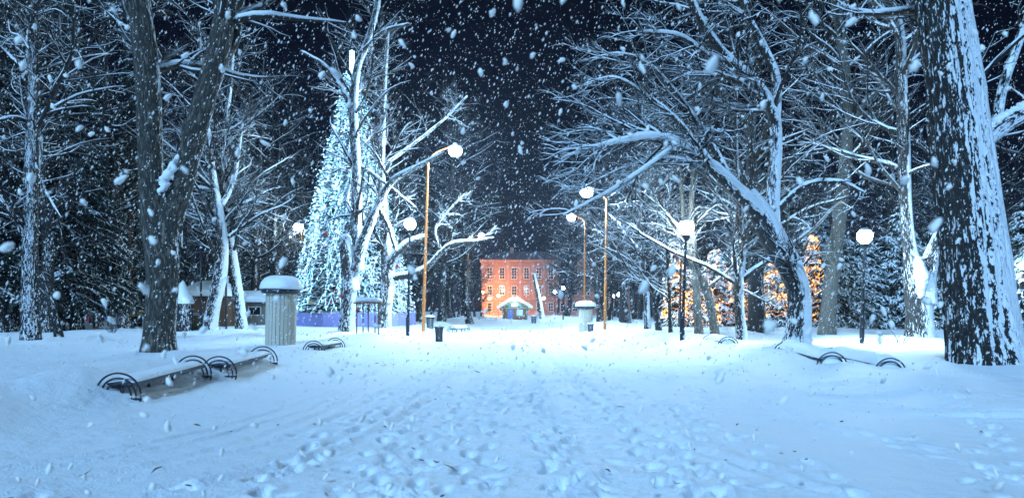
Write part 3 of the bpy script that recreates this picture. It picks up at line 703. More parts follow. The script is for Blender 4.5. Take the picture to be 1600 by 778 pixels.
# ------------------------------------------------------------------ far building
def building():
    D = 176.0; px = D / F
    X = lambda u: (u - U0) * px
    Z = lambda v: EYE + (V0 - v) * px
    t = thing('brick_building', 'three storey orange plastered building with rows of paned windows closing the alley', 'building', (0, D, 0))
    x0, x1, zt = X(752), X(985), Z(409)
    mb = MB(); mb.box((x0, 0, -1), (x1, 12, zt)); mb.obj('wall', M['wall'], t, False)
    def strip(name, a, b, mat='wall_trim'):
        m = MB(); m.box(a, b); return m.obj(name, M[mat], t, False)
    strip('cornice', (x0 - .35, -.45, zt + .003), (x1 + .35, 12.4, zt + .55))
    strip('string_course', (x0 - .06, -.16, Z(441) - .15), (x1 + .06, -.003, Z(441) + .15))
    strip('string_course', (x0 - .06, -.18, Z(467) - .2), (x1 + .06, -.003, Z(467) + .2))
    strip('plinth', (x0 - .08, -.22, -1), (x1 + .08, -.004, .9))
    roof = MB(); zr = zt + .55; h = 2.6
    V = [(x0 - .6, -.7, zr), (x1 + .6, -.7, zr), (x1 + .6, 12.7, zr), (x0 - .6, 12.7, zr), (x0 + 4, 6, zr + h), (x1 - 4, 6, zr + h)]
    roof.add(V, [[0, 1, 5, 4], [2, 3, 4, 5], [3, 2, 1, 0]], [[1, 2, 5], [3, 0, 4]]); ro = roof.obj('roof', M['roof'], t, False)
    for cu in (800, 880, 940):
        c = MB(); c.box((X(cu) - .5, 4.5, zr + 1), (X(cu) + .5, 5.5, zr + 3.6)); c.obj('chimney', M['wall'], ro, False)
    pil = MB(); pil.box((-.35, -.20, Z(467) + .203), (.35, -.004, zt - .003)); pm = pil.obj('pilaster', M['wall_trim'], t, False); first = True
    for u in (755, 794, 813, 832.5, 851, 889, 927, 965):
        p = pm if first else pm.copy()
        if not first: C.objects.link(p)
        p.location = (X(u), 0, 0); first = False
    def win_proto(w, h, rows):
        fr = MB(); b = .13
        fr.box((-w/2 - b, -.12, 0 - b), (-w/2, -.004, h + b)); fr.box((w/2, -.12, -b), (w/2 + b, -.004, h + b))
        fr.box((-w/2, -.12, h), (w/2, -.004, h + b)); fr.box((-w/2, -.12, -b), (w/2, -.004, 0))
        fr.box((-.05, -.085, 0.001), (.05, -.006, h - .001))
        for r in range(1, rows): fr.box((-w/2 + .001, -.08, h * r / rows - .045), (w/2 - .001, -.007, h * r / rows + .045))
        wo = fr.obj('window', M['frame_white'], t, False)
        pn = MB(); pn.box((-w/2, -.035, 0), (w/2, -.005, h)); pn.obj('pane', M['glass'], wo, False)
        sl = MB(); sl.box((-w/2 - .25, -.26, -.3), (w/2 + .25, -.004, -.135)); sl.obj('sill', M['wall_trim'], wo, False)
        ld = MB(); ld.box((-w/2 - .2, -.16, h + .14), (w/2 + .2, -.004, h + .42)); ld.obj('lintel', M['wall_trim'], wo, False)
        return wo
    cols = [765, 784.5, 803.3, 822.7, 841.9, 860.5, 879.5, 898.5, 917.5, 936.5, 955.5, 974.5]
    for v, w, h, rows in ((435.5, 1.2, 2.8, 4), (460.5, 1.15, 2.2, 3), (486, 1.1, 2.1, 3)):
        pr = win_proto(w, h, rows); f = True
        for u in cols:
            if f: o = pr; f = False
            else:
                o = pr.copy(); C.objects.link(o)
                for ch in pr.children: c = ch.copy(); C.objects.link(c); c.parent = o
            o.location = (X(u), 0, Z(v))
    return t
building()

# ------------------------------------------------------------------ lamps
def point_light(name, loc, power, col, parent, r):
    l = bpy.data.lights.new(name, 'POINT'); l.energy = power * LAMP; l.color = col; l.shadow_soft_size = r
    o = bpy.data.objects.new(name, l); C.objects.link(o); o.location = loc
    if parent: o.parent = parent
    return o
def park_lamp(u, v, top, label, d=None, power=900, warm=False, gr=.26, lean=.0, group='globe park lamps'):
    x, y = ground_at(u, v, True)
    if d: y = d; x = (u - U0) / F * d
    z = gz(x, y); H = EYE + (V0 - top) / F * y - z
    t = thing('park_lamp', label, 'lamp', (x, y, z), 0, group); L = lean * H
    k = min(1, H / 5)
    mb = MB(); mb.tubes([[(0, 0, -.3), (L * .5, 0, H * .5), (L, 0, H - gr)]], [[.075 * k, .065 * k, .05 * k]], 12); mb.obj('post', M['black_metal'], t)
    mb = MB(); mb.lathe([(.105 * k, -.3), (.105 * k, .9), (.085 * k, 1.0), (.07 * k, 1.02)], (0, 0, 0), 12); mb.obj('post_sleeve', M['black_metal'], t)
    mb = MB(); mb.lathe([(.04, -.25), (.12, -.16), (.15, -.06), (.12, 0), (.03, .01)], (L, 0, H - gr * .95), 12); mb.obj('collar', M['black_metal'], t)
    mb = MB(); mb.sphere((L, 0, H), gr, 24, 16); mb.obj('globe', M['globe_warm' if warm else 'globe'], t)
    mb = MB(); mb.lathe([(gr * .75, gr * .72), (gr * .7, gr * .9), (gr * .45, gr * 1.12), (.002, gr * 1.2)], (L, 0, H), 12); mb.obj('snow_cap', M['snow_cap'], t)
    point_light('light_source', (L, 0, H), power, WARM if warm else COOL, t, gr * 1.15)
    return t
def street_lamp(u, v, head_uv, top_u, top_v, label, d=None, power=2600, mat='rust_pole', rp=.085, warm=False):
    x, y = ground_at(u, v, True)
    if d: y = d; x = (u - U0) / F * d
    z = gz(x, y); s = y / F
    hx, hz = (head_uv[0] - U0) * s - x, EYE + (V0 - head_uv[1]) * s - z
    tx, tz = (top_u - U0) * s - x, EYE + (V0 - top_v) * s - z
    t = thing('street_lamp', label, 'lamp', (x, y, z), 0, 'tall street lamps')
    mb = MB(); mb.tubes([[(0, 0, -.3), (tx * .3, 0, tz * .3), (tx * .7, 0, tz * .7), (tx, 0, tz)]], [[rp * 1.25, rp * 1.1, rp * .9, rp * .8]], 12); mb.obj('pole', M[mat], t)
    sg = 1 if hx > tx else -1
    mb = MB(); mb.tubes([spline([(tx, 0, tz - .05), (tx + (hx - tx) * .35, 0, tz + (hz + .22 - tz) * .6), (hx - sg * .35, 0, hz + .24)], 8)], [[.045] * 8], 8); mb.obj('arm', M[mat], t)
    mb = MB(); th = np.linspace(-math.pi/2, math.pi/2, 7)
    mb.tubes([[(hx - sg * .42, 0, hz + .24), (hx - sg * .25, 0, hz + .26), (hx, 0, hz + .28), (hx + sg * .28, 0, hz + .25), (hx + sg * .38, 0, hz + .22)]], [[.05, .13, .17, .14, .03]], 12); hd = mb.obj('lamp_head', M['grey_metal'], t)
    mb = MB(); mb.sphere((hx + sg * .02, 0, hz - .02), .40, 24, 16, .8); mb.obj('globe', M['globe_warm' if warm else 'globe'], t)
    mb = MB(); mb.lathe([(.16, .38), (.15, .44), (.09, .50), (.002, .52)], (hx, 0, hz), 10); mb.obj('snow_cap', M['snow_cap'], t)
    point_light('light_source', (hx + sg * .02, 0, hz - .02), power, WARM if warm else COOL, t, .42)
    return t
street_lamp(661, 518, (711, 236), 669, 247, 'tallest rusty street lamp leaning out over the alley beside the twisted tree', power=6500)
street_lamp(945, 515, (917, 300), 948, 311, 'rusty street lamp reaching left over the alley near the smaller round kiosk', power=7000)
street_lamp(913, 507, (893, 340), 914, 346, 'slender rusty street lamp behind the smaller round kiosk', d=70, power=2600)
street_lamp(470, 511, (466, 355), 472, 362, 'rusty street lamp behind the larger round kiosk and the Christmas tree', d=60, power=1300)
street_lamp(730, 499, (752, 368), 732, 380, 'rusty street lamp left of the brick coloured building', d=92, power=2600)
park_lamp(637, 525, 350, 'black park lamp post with glowing globe beside the slatted bin', lean=.02, power=1100, gr=.30)
park_lamp(1066, 532, 355, 'black park lamp post with glowing globe in front of the bowed slim tree', lean=.035, power=520)
park_lamp(1062, 519, 366, 'glowing globe lamp half hidden just behind another black lamp post', d=45, lean=.02, power=220)
park_lamp(1347, 537, 369, 'solitary black park lamp post with glowing globe behind the half buried benches', lean=.025, power=1900)
park_lamp(1600, 520, 415, 'globe lamp glowing behind the massive old oak', d=45, power=1400)
park_lamp(229, 514, 303, 'globe lamp glimpsed behind the thick forked oak', d=52, power=900)
for u, v, d, lb in ((850, 466, 118, 'small globe lamp right of the branchless leaning trunk before the building'), (867, 456, 100, 'small globe lamp by the first trees right of the building'), (880, 450, 88, 'globe lamp among the trees left of the smaller round kiosk'),
                    (957, 462, 84, 'globe lamp low between trunks right of the smaller round kiosk'), (1040, 437, 66, 'globe lamp beside the amber lit evergreens'), (968, 460, 70, 'globe lamp in the right wood behind the rusty poles'),
                    (8, 468, 75, 'globe lamp deep in the left wood behind the speckled trunk'), (400, 470, 70, 'globe lamp low behind the pale kiosk')):
    park_lamp(u, 0, v, lb, d=d, power=520 if d < 90 else 650, gr=.2)
for u, v, d, lb in ((755, 457, 168, 'warm globe lamp at the left corner of the brick coloured building'), (765, 466, 167, 'low warm globe lamp before the orange facade'), (779, 462, 170, 'warm globe lamp closest to the market hut gable')):
    park_lamp(u, 0, v, lb, d=d, power=2600, gr=.34, warm=True, group='warm lamps before the building')

# ------------------------------------------------------------------ Christmas tree on its violet plinth
def xmas():
    x, y = XM; z = gz(x, y); H = 20.7; Rb = 4.5
    t = thing('christmas_tree', 'giant cone shaped Christmas tree wrapped in blue white lights and baubles', 'christmas tree', (x, y, z))
    g = np.random.default_rng(31)
    mb = MB(); mb.tubes([[(0, 0, .3), (0, 0, 10), (0, 0, H + .2)]], [[.35, .2, .03]], 10); mb.obj('trunk', M['bark_wood'], t, bk=True)
    rad = lambda f: Rb * (1 - f) ** 1.04 + .10
    n = 11000; f = 1 - np.sqrt(g.random(n)); f = np.clip(f * .98 + .0, 0, .985); a = g.random(n) * 6.283
    r = rad(f) * (.86 + .18 * g.random(n)) + .18 * np.sin(a * 9 + f * 40) * (1 - f)
    p = np.stack([np.cos(a) * r, np.sin(a) * r, .9 + f * (H - .9)], 1); out = np.stack([np.cos(a), np.sin(a), np.zeros(n)], 1)
    d = norm(out + g.normal(size=(n, 3)) * .45 + np.array([0, 0, -.35])); L = (.30 + .3 * g.random(n))[:, None]
    G = np.stack([p - out * .15, p + d * L * .5, p + d * L + np.array([0, 0, -.05])], 1); RG = np.array([.06, .095, .015])[None] * (.6 + .8 * g.random((n, 1)))
    mb = MB(); mb.tubes(G, RG, 4); fo = mb.obj('foliage', M['needle_xmas'], t); fo['kind'] = 'stuff'
    core = MB(); core.lathe([(Rb * .86, .9), (Rb * .45, .9 + (H - .9) * .5), (.06, H * .97)], (0, 0, 0), 40); core.obj('inner_cone', M['needle_xmas'], t)
    octv = np.array([[1, 0, 0], [-1, 0, 0], [0, 1, 0], [0, -1, 0], [0, 0, 1], [0, 0, -1]], float); octf = np.array([[0, 2, 4], [2, 1, 4], [1, 3, 4], [3, 0, 4], [2, 0, 5], [1, 2, 5], [3, 1, 5], [0, 3, 5]])
    for k in range(72):                                            # each light string is a part: wire with bulbs
        a0 = k / 72 * 6.283; m = 66 ; f = np.linspace(.01, .985 if k % 3 == 0 else (.85 if k % 3 == 1 else .62), m)
        aa = a0 + .25 * np.sin(f * 9 + k) + .5 * f; r = rad(f) * 1.05 + .10 + .06 * g.normal(size=m)
        q = np.stack([np.cos(aa) * r, np.sin(aa) * r, .9 + f * (H - .9)], 1)
        s = MB(); s.tubes(q[None], np.full((1, m), .008), 3)
        keep = g.random(m) < (.28 + .72 * f)                        # lights thin out towards the foot
        for b in q[keep]: s.add(octv * (.036 + .03 * g.random()) + b + g.normal(size=3) * np.array([.22, .22, .12]), None, octf)
        s.obj('light_string', M['bulb_cool'], t)
    bm = {}
    for mat in ('red', 'gold', 'violet'):
        s = MB(); s.sphere((0, 0, 0), .11, 10, 7); o = s.obj('bauble', M[mat], t); bm[mat] = o
    for k in range(90):
        f = g.random() ** 1.6 * .8; a = g.random() * 6.283; r = rad(f) * 1.06 + .14; mat = 'red' if k % 3 else ('gold' if k % 2 else 'violet')
        o = bm[mat].copy() if k >= 6 else bm[mat]
        if k >= 6: C.objects.link(o)
        o.location = (math.cos(a) * r, math.sin(a) * r, .9 + f * (H - .9))
    s = MB()
    for k in range(14):
        for b in range(5):
            aa = b * 1.257; s.add(octv * .07 + np.array([math.cos(aa) * .16, math.sin(aa) * .16, H - .2 + k * .11]), None, octf)
    s.tubes([[(0, 0, H - .6), (0, 0, H + 1.4)]], [[.05, .02]], 6); s.obj('top_spire', M['bulb_cool'], t)
    pl = thing('tree_plinth', 'low violet panelled plinth ring round the foot of the giant Christmas tree', 'plinth', (x, y, z))
    n = 16; Rp = 4.95; wv = 2 * Rp * math.tan(math.pi / n)
    s = MB(); s.box((-wv / 2 + .012, -.06, -.35), (wv / 2 - .012, 0, .92)); s.add([(-wv/2 + .012, -.062, .86), (wv/2 - .012, -.062, .86), (wv/2 - .012, -.075, .9), (-wv/2 + .012, -.075, .9)], [[0, 1, 2, 3]])
    pr = s.obj('panel', M['violet'], pl, False)
    for k in range(n):
        o = pr if k == 0 else pr.copy()
        if k: C.objects.link(o)
        a = k / n * 6.283; o.location = (math.sin(a) * Rp, -math.cos(a) * Rp, 0); o.rotation_euler = (0, 0, a)
    s = MB(); s.lathe([(Rp - .1, .86), (Rp - .3, .98), (Rb * .8, 1.02)], (0, 0, 0), 32); s.obj('snow_layer', M['snow_cap'], pl)
xmas()

# ------------------------------------------------------------------ round advertising kiosks
def kiosk(u, v, rad, hb, label, tilt=0.0):
    x, y = ground_at(u, v, True); z = gz(x, y)
    t = thing('advertising_column', label, 'kiosk', (x, y, z)); t.rotation_euler = (0, tilt, 0)
    n = 24; wv = 2 * rad * math.tan(math.pi / n)
    s = MB(); s.lathe([(rad - .03, -.3), (rad - .03, hb)], (0, 0, 0), n); s.obj('drum', M['grey_plank'], t, False)
    s = MB(); s.box((-wv / 2 + .007, -.022, -.25), (wv / 2 - .007, 0.01, hb)); pr = s.obj('slat', M['cream'], t, False)
    for k in range(n):
        o = pr if k == 0 else pr.copy()
        if k: C.objects.link(o)
        a = (k + .5) / n * 6.283; o.location = (math.sin(a) * rad, -math.cos(a) * rad, 0); o.rotation_euler = (0, 0, a)
    s = MB(); s.lathe([(rad - .05, hb - .01), (rad + .17, hb + .02), (rad + .19, hb + .06), (rad + .19, hb + .17), (rad + .05, hb + .19), (.01, hb + .2)], (0, 0, 0), 36); s.obj('rim', M['band'], t)
    R2 = rad + .25; pr = []
    for q in np.linspace(0, 1, 14):
        a = q * math.pi / 2; pr.append((max(.002, R2 * math.cos(a) ** .62), hb + .175 + .74 * rad * 1.25 * math.sin(a) ** .85))
    s = MB(); s.lathe([(R2 * .82, hb + .195), (R2 * .97, hb + .177)] + pr, (0, 0, 0), 40)
    V = s.V[0]; V[:, 2] += (V[:, 2] > hb + .25) * .10 * fbm(V[:, 0] * 1.7 + x, V[:, 1] * 1.7 + 3, 2) ; V[:, :2] *= (1 + .05 * fbm(V[:, 0] * 2.1, V[:, 1] * 2.1 + x, 2))[:, None]
    s.obj('snow_cap', M['snow_cap'], t)
kiosk(438, 538, .52, 1.86, 'larger round cream slatted kiosk with a thick snow dome before the Christmas tree', .02)
kiosk(915, 517, .42, 1.38, 'smaller round cream kiosk with snow dome on the far right verge')

# ------------------------------------------------------------------ benches with ringed arms
def bench(u, v, L, rz, label, drop=0.0, snow=.16, ring=.335, group='low benches with triple ring ends', d=None):
    x, y = ground_at(u, v, True)
    z = gz(x, y)
    z1 = gz(x - math.sin(rz) * L, y + math.cos(rz) * L)
    t = thing('ring_bench', label, 'bench', (x, y, z - drop), rz, group)
    t.rotation_euler = (math.atan2(z1 - z, L) * .8, 0, rz)
    hs = .27
    for e, yy in enumerate((0.0, L)):
        for r in (ring, ring * .78, ring * .56):
            a = np.linspace(-.35, math.pi + .35, 22); s = MB()
            s.tubes([np.stack([np.cos(a) * r, np.full(22, yy), .10 + np.sin(a) * r], 1)], [[.015] * 22], 6); s.obj('arm_ring', M['black_metal'], t)
        s = MB(); s.box((-ring, yy - .012, .03), (ring, yy + .012, .06)); s.obj('ring_tie', M['black_metal'], t, False)
    for yy in (.10, L * .36, L * .68, L - .1):
        s = MB(); s.box((-.018, yy - .02, -.35), (.018, yy + .02, hs - .06)); s.box((-.17, yy - .018, hs - .058), (.17, yy + .018, hs - .028)); s.obj('leg', M['black_metal'], t, False)
    for k in range(4):
        xx = -.19 + k * .1; s = MB(); s.box((xx, .04, hs - .025), (xx + .085, L - .04, hs + .012)); s.obj('seat_slat', M['seat_wood'], t, False)
    s = MB(); s.box((.205, .03, hs - .05), (.225, L - .03, hs + .014)); s.obj('seat_edge', M['seat_wood'], t, False)
    n, m = 40, 9; Y, T = np.meshgrid(np.linspace(.05, L - .05, n), np.linspace(0, 1, m), indexing='ij')
    ang = T * math.pi; end = np.minimum(1, np.minimum(Y - .05, L - .05 - Y) / .18) ** .5
    W = .225 * (.93 + .07 * end); X = -np.cos(ang) * W * (1 + .03 * vn(Y * 5, T * 4)); Zs = hs + .015 + np.sin(ang) ** .55 * snow * (.02 + .98 * end) * (1 + .5 * vn(Y * 2.3 + x, T * 2))
    i = np.arange(n - 1)[:, None] * m + np.arange(m - 1)[None]
    if drop > .18:                                   # wind has packed snow against the near end
        s = MB(); s.sphere((0, .03, hs - .12), .24, 18, 12, .75); V = s.V[0]; V[:, 1] *= .8; V += .05 * np.stack([vn(V[:, 2] * 7, V[:, 0] * 7), V[:, 0] * 0, vn(V[:, 0] * 6, V[:, 1] * 6)], 1); s.obj('snow_drift', M['snow_cap'], t)
    mesh_obj('snow_layer', np.stack([X, Y, Zs], -1).reshape(-1, 3), [np.stack([i, i + m, i + m + 1, i + 1], -1).reshape(-1, 4)], M['snow_cap'], t)
    return t
bench(185, 618, 2.5, .02, 'bench with black triple rings nearest the thick forked oak', .10, .07)
bench(342, 583, 2.7, .05, 'snow laden ringed bench between the forked oak and the larger round kiosk', .11, .07)
bench(490, 547, 2.6, .0, 'small buried ringed bench right of the larger round kiosk', .15, .07)
bench(1300, 567, 2.9, -.05, 'half buried ringed bench at the foot of the arching tree', .20, .2)
bench(1391, 574, 2.7, -.03, 'deeply buried ringed bench beside the massive old oak', .24, .2)
bench(1138, 537, 1.8, 0, 'little bench end poking from the snow under the bowed slim tree', .22, .16)
bench(706, 519, 2.2, -.35, 'snow heaped bench behind the slatted bin', .05, .22, d=40)
bench(748, 500, 2.4, -math.pi / 2, 'distant dark bench under the warm lamps of the building', .0, .1)

# ------------------------------------------------------------------ bins and stands
def bin_(u, v, h, r, label, mat='black_metal'):
    x, y = ground_at(u, v, True); z = gz(x, y); t = thing('litter_bin', label, 'bin', (x, y, z), 0, 'slatted litter bins')
    s = MB(); s.lathe([(r * .8, -.15), (r * .8, h * .9)], (0, 0, 0), 14); s.obj('liner', M['grey_metal'], t)
    s = MB(); s.tubes([[(0, -r * .82, -.2), (0, -r * .86, h * .5), (0, -r * 1.0, h * .92)]], [[.018] * 3], 5); pr = s.obj('slat', M[mat], t)
    for k in range(14):
        o = pr if k == 0 else pr.copy()
        if k: C.objects.link(o)
        o.rotation_euler = (0, 0, k / 14 * 6.283)
    s = MB(); s.lathe([(r * .9, h * .9), (r * 1.3, h * .91), (r * 1.34, h * .97), (r * .8, h * .98)], (0, 0, 0), 18); s.obj('rim', M[mat], t)
    s = MB(); s.lathe([(r * 1.32, h * .972), (r * 1.25, h * 1.05), (r * .8, h * 1.12), (.002, h * 1.14)], (0, 0, 0), 18); s.obj('snow_cap', M['snow_cap'], t)
bin_(686, 533, .70, .18, 'dark slatted litter bin topped with snow beside the black lamp post')
bin_(672, 513, .85, .26, 'squat slatted bin heaped with snow by the tallest rusty street lamp')
bin_(923, 518, .48, .17, 'low dark bin standing against the smaller round kiosk')
bin_(834, 505, .8, .3, 'far dark bin by the trees right of the market hut')
def stand():
    x, y = ground_at(576, 519, True); z = gz(x, y); t = thing('metal_stand', 'thin legged metal stand carrying a slab of snow before the violet plinth', 'stand', (x, y, z))
    for a, b in ((-.5, -.2), (.5, -.2), (-.05, .15), (.25, .2), (-.3, .2)):
        s = MB(); s.tubes([[(a, b, -.3), (a * .98, b, 1.3)]], [[.03, .03]], 6); s.obj('leg', M['rust_dark'], t)
    s = MB(); s.box((-.62, -.3, 1.3), (.62, .3, 1.36)); s.obj('top', M['rust_dark'], t, False)
    s = MB(); s.tubes([spline([(-.62, 0, 1.42), (-.3, 0, 1.47), (.2, 0, 1.46), (.62, 0, 1.41)], 12)], [[.03] + [.13] * 10 + [.03]], 10, sx=2.0); s.obj('snow_cap', M['snow_cap'], t)
stand()

# ------------------------------------------------------------------ huts
def market_hut():
    D = 98.0; px = D / F; x = (804.5 - U0) * px; z = gz(x, D) - .1; t = thing('market_hut', 'gabled market hut with snowy roof and green garlands at the end of the alley', 'hut', (x, D, z))
    w, he, ha, dp = 1.72, 1.75, 3.05, 3.0
    for k in range(14):
        x0 = -w + k * 2 * w / 14; s = MB(); s.box((x0 + .008, 0, -.3), (x0 + 2 * w / 14 - .008, .06, he)); s.obj('plank', M['brown_plank'], t, False)
    s = MB(); s.box((-w, .065, -.3), (w, dp, he)); s.obj('body', M['brown_plank'], t, False)
    s = MB(); s.add([(-w - .1, .02, he + .004), (w + .1, .02, he + .004), (0, .02, ha), (-w - .1, dp, he + .004), (w + .1, dp, he + .004), (0, dp, ha)], [[0, 3, 5, 2], [1, 2, 5, 4]], [[0, 2, 1], [3, 4, 5]]); s.obj('gable', M['teal'], t, False)
    for sg in (-1, 1):
        A = np.array([0, 0, ha + .04]); B = np.array([sg * (w + .62), 0, he - .18]); nrm = np.array([sg * .5, 0, .87]) 
        V = []
        for q, th in ((0, 0), (1, 0)):
            pass
        def slab(th0, th1, y0, y1, ext=0.0):
            d = norm(B - A); Be = B + d * ext
            return [A + nrm * th0 + (0, y0, 0), Be + nrm * th0 + (0, y0, 0), Be + nrm * th0 + (0, y1, 0), A + nrm * th0 + (0, y1, 0),
                    A + nrm * th1 + (0, y0, 0), Be + nrm * th1 + (0, y0, 0), Be + nrm * th1 + (0, y1, 0), A + nrm * th1 + (0, y1, 0)]
        qf = [[0, 3, 2, 1], [4, 5, 6, 7], [0, 1, 5, 4], [1, 2, 6, 5], [2, 3, 7, 6], [3, 0, 4, 7]]
        s = MB(); s.add(slab(0, .12, -.55, dp + .3), qf); s.obj('roof_slope', M['tan_plank'], t, False)
        s = MB(); s.add(slab(.123, .50, -.60, dp + .33, .05), qf); o = s.obj('snow_layer', M['snow_cap'], t, False); b = o.modifiers.new('b', 'BEVEL'); b.width = .08; b.segments = 2
        s = MB(); s.box((sg * w - .09, -.35, -.3), (sg * w + .09, -.2, he + .1)); s.obj('post', M['teal'], t, False)
    s = MB(); s.box((-1.05, -.03, -.25), (-.25, -.003, 1.6)); s.obj('door', M['blue_panel'], t, False)
    s = MB(); s.box((.25, -.035, .7), (1.15, -.003, 1.55)); s.obj('hatch', M['pale_panel'], t, False)
    s = MB(); s.box((.05, -.32, .5), (1.55, -.004, .58)); s.obj('counter', M['tan_plank'], t, False)
    s = MB(); s.box((-w, -.09, he - .06), (w, -.004, he + .06)); s.obj('beam', M['tan_plank'], t, False)
    s = MB(); s.sphere((.05, -.72, ha - .12), .13, 14, 10); s.obj('gable_lamp', M['globe'], t)
    point_light('light_source', (.05, -.72, ha - .12), 70, (1.0, .86, .66), t, .15)
    s = MB(); s.box((-.48, -.06, he + .25), (.42, .015, he + .68)); s.obj('sign_board', M['white_paint'], t, False)
market_hut()
def cabin(u, v, d, w, he, ha, dp, wall, label, door=None, ridge='x'):
    px = d / F; x = (u - U0) * px; z = gz(x, d) - .1; t = thing('wooden_cabin', label, 'hut', (x, d, z), 0)
    n = max(6, int(2 * w / .28))
    for k in range(n):
        x0 = -w + k * 2 * w / n; s = MB(); s.box((x0 + .008, 0, -.3), (x0 + 2 * w / n - .008, .05, he)); s.obj('plank', M[wall], t, False)
    s = MB(); s.box((-w, .055, -.3), (w, dp, he)); s.obj('body', M[wall], t, False)
    V = [(-w - .35, -.4, he - .02), (w + .35, -.4, he - .02), (w + .35, dp + .4, he - .02), (-w - .35, dp + .4, he - .02), (-w * .6, dp / 2, ha), (w * .6, dp / 2, ha)]
    s = MB(); s.add(V, [[0, 1, 5, 4], [2, 3, 4, 5], [3, 2, 1, 0]], [[1, 2, 5], [3, 0, 4]]); s.obj('roof', M['dark_plank'], t, False)
    V = [(a * 1.02, b * 1.0, c + .05) for a, b, c in V[:4]] + [(a * .98, b, c + .42) for a, b, c in V[:4]] + [(a, b, c + .5) for a, b, c in V[4:]]
    s = MB(); s.add(V, [[0, 1, 5, 4], [1, 2, 6, 5], [2, 3, 7, 6], [3, 0, 4, 7], [4, 5, 9, 8], [6, 7, 8, 9]], [[5, 6, 9], [7, 4, 8]])
    o = s.obj('snow_layer', M['snow_cap'], t, False); b = o.modifiers.new('b', 'BEVEL'); b.width = .12; b.segments = 3
    if door:
        s = MB(); s.box((door[0] - .45, -.03, -.3), (door[0] + .45, -.003, 1.85)); dd = s.obj('door', M['tan_plank'], t, False)
        s = MB(); s.box((door[0] + .32, -.07, .85), (door[0] + .37, -.032, 1.0)); s.obj('handle', M['black_metal'], dd, False)
        s = MB(); s.box((door[1] - .5, -.04, .9), (door[1] + .5, -.003, 1.6)); wi = s.obj('window', M['frame_white'], t, False)
        s = MB(); s.box((door[1] - .42, -.05, .97), (door[1] + .42, -.043, 1.53)); s.obj('pane', M['glass'], wi, False)
    return t
cabin(318, 0, 50, 1.55, 2.35, 3.1, 3, 'brown_plank', 'brown wooden hut behind the tree leaning right')
cabin(383, 0, 53, 1.6, 1.9, 2.4, 3, 'grey_plank', 'pale kiosk with tan door and rounded snow roof beside the leaning trees', (-.7, .75))
def crate():
    x, y = ground_at(303, 516, True); z = gz(x, y); t = thing('wooden_counter', 'low tan plank counter with a snow lid in front of the brown wooden hut', 'counter', (x, y, z))
    for k in range(6):
        s = MB(); s.box((-.62, 0, -.2 + k * .18), (.62, .05, -.03 + k * .18)); s.obj('plank', M['tan_plank'], t, False)
    s = MB(); s.box((-.6, .053, -.2), (.6, .7, .87)); s.obj('body', M['brown_plank'], t, False)
    s = MB(); s.box((-.68, -.06, .885), (.68, .76, 1.05)); o = s.obj('snow_cap', M['snow_cap'], t); b = o.modifiers.new('b', 'BEVEL'); b.width = .07; b.segments = 3
crate()
def stump():
    x, y = ground_at(285, 517, True); z = gz(x, y); t = thing('tree_stump', 'tall dark stump wearing a pointed cone of snow beside the thick forked oak', 'stump', (x, y, z))
    s = MB(); ridged(s, np.array([[(0, 0, -.3), (0, 0, .5), (.03, 0, 1.1), (0, 0, 1.75)]]), np.array([[.62, .55, .52, .55]]), 24, .2); s.obj('trunk', M['bark_wood'], t, bk=True)
    s = MB(); s.lathe([(.62, 1.6), (.66, 1.75), (.55, 2.0), (.35, 2.4), (.15, 2.8), (.002, 3.0)], (0, 0, 0), 20); V = s.V[0]; V += (.09 * np.stack([vn(V[:, 2] * 3, V[:, 0] * 3), vn(V[:, 2] * 3 + 9, V[:, 1] * 3), V[:, 0] * 0], 1)); s.obj('snow_cap', M['snow_cap'], t)
stump()
def pole(u, v, top, r, mat, label, d=None):
    x, y = ground_at(u, v, True)
    if d: y = d; x = (u - U0) / F * d
    z = gz(x, y); H = EYE + (V0 - top) / F * y - z
    t = thing('pole', label, 'pole', (x, y, z))
    s = MB(); s.tubes([[(0, 0, -.3), (0, 0, H * .5), (0, 0, H)]], [[r * 1.1, r, r * .9]], 10, cap=True); s.obj('shaft', M[mat], t)
    s = MB(); s.lathe([(r * 1.2, H), (r * 1.3, H + r), (.002, H + r * 2.2)], (0, 0, 0), 10); s.obj('snow_cap', M['snow_cap'], t)
pole(203, 512, 330, .07, 'rust_dark', 'thin rusty pole in the left wood beside the yellow swing seat')
pole(314, 516, 388, .06, 'black_metal', 'thin black pole in front of the brown wooden hut')
pole(353, 514, 388, .06, 'black_metal', 'thin black pole between the two leaning snowy trees')
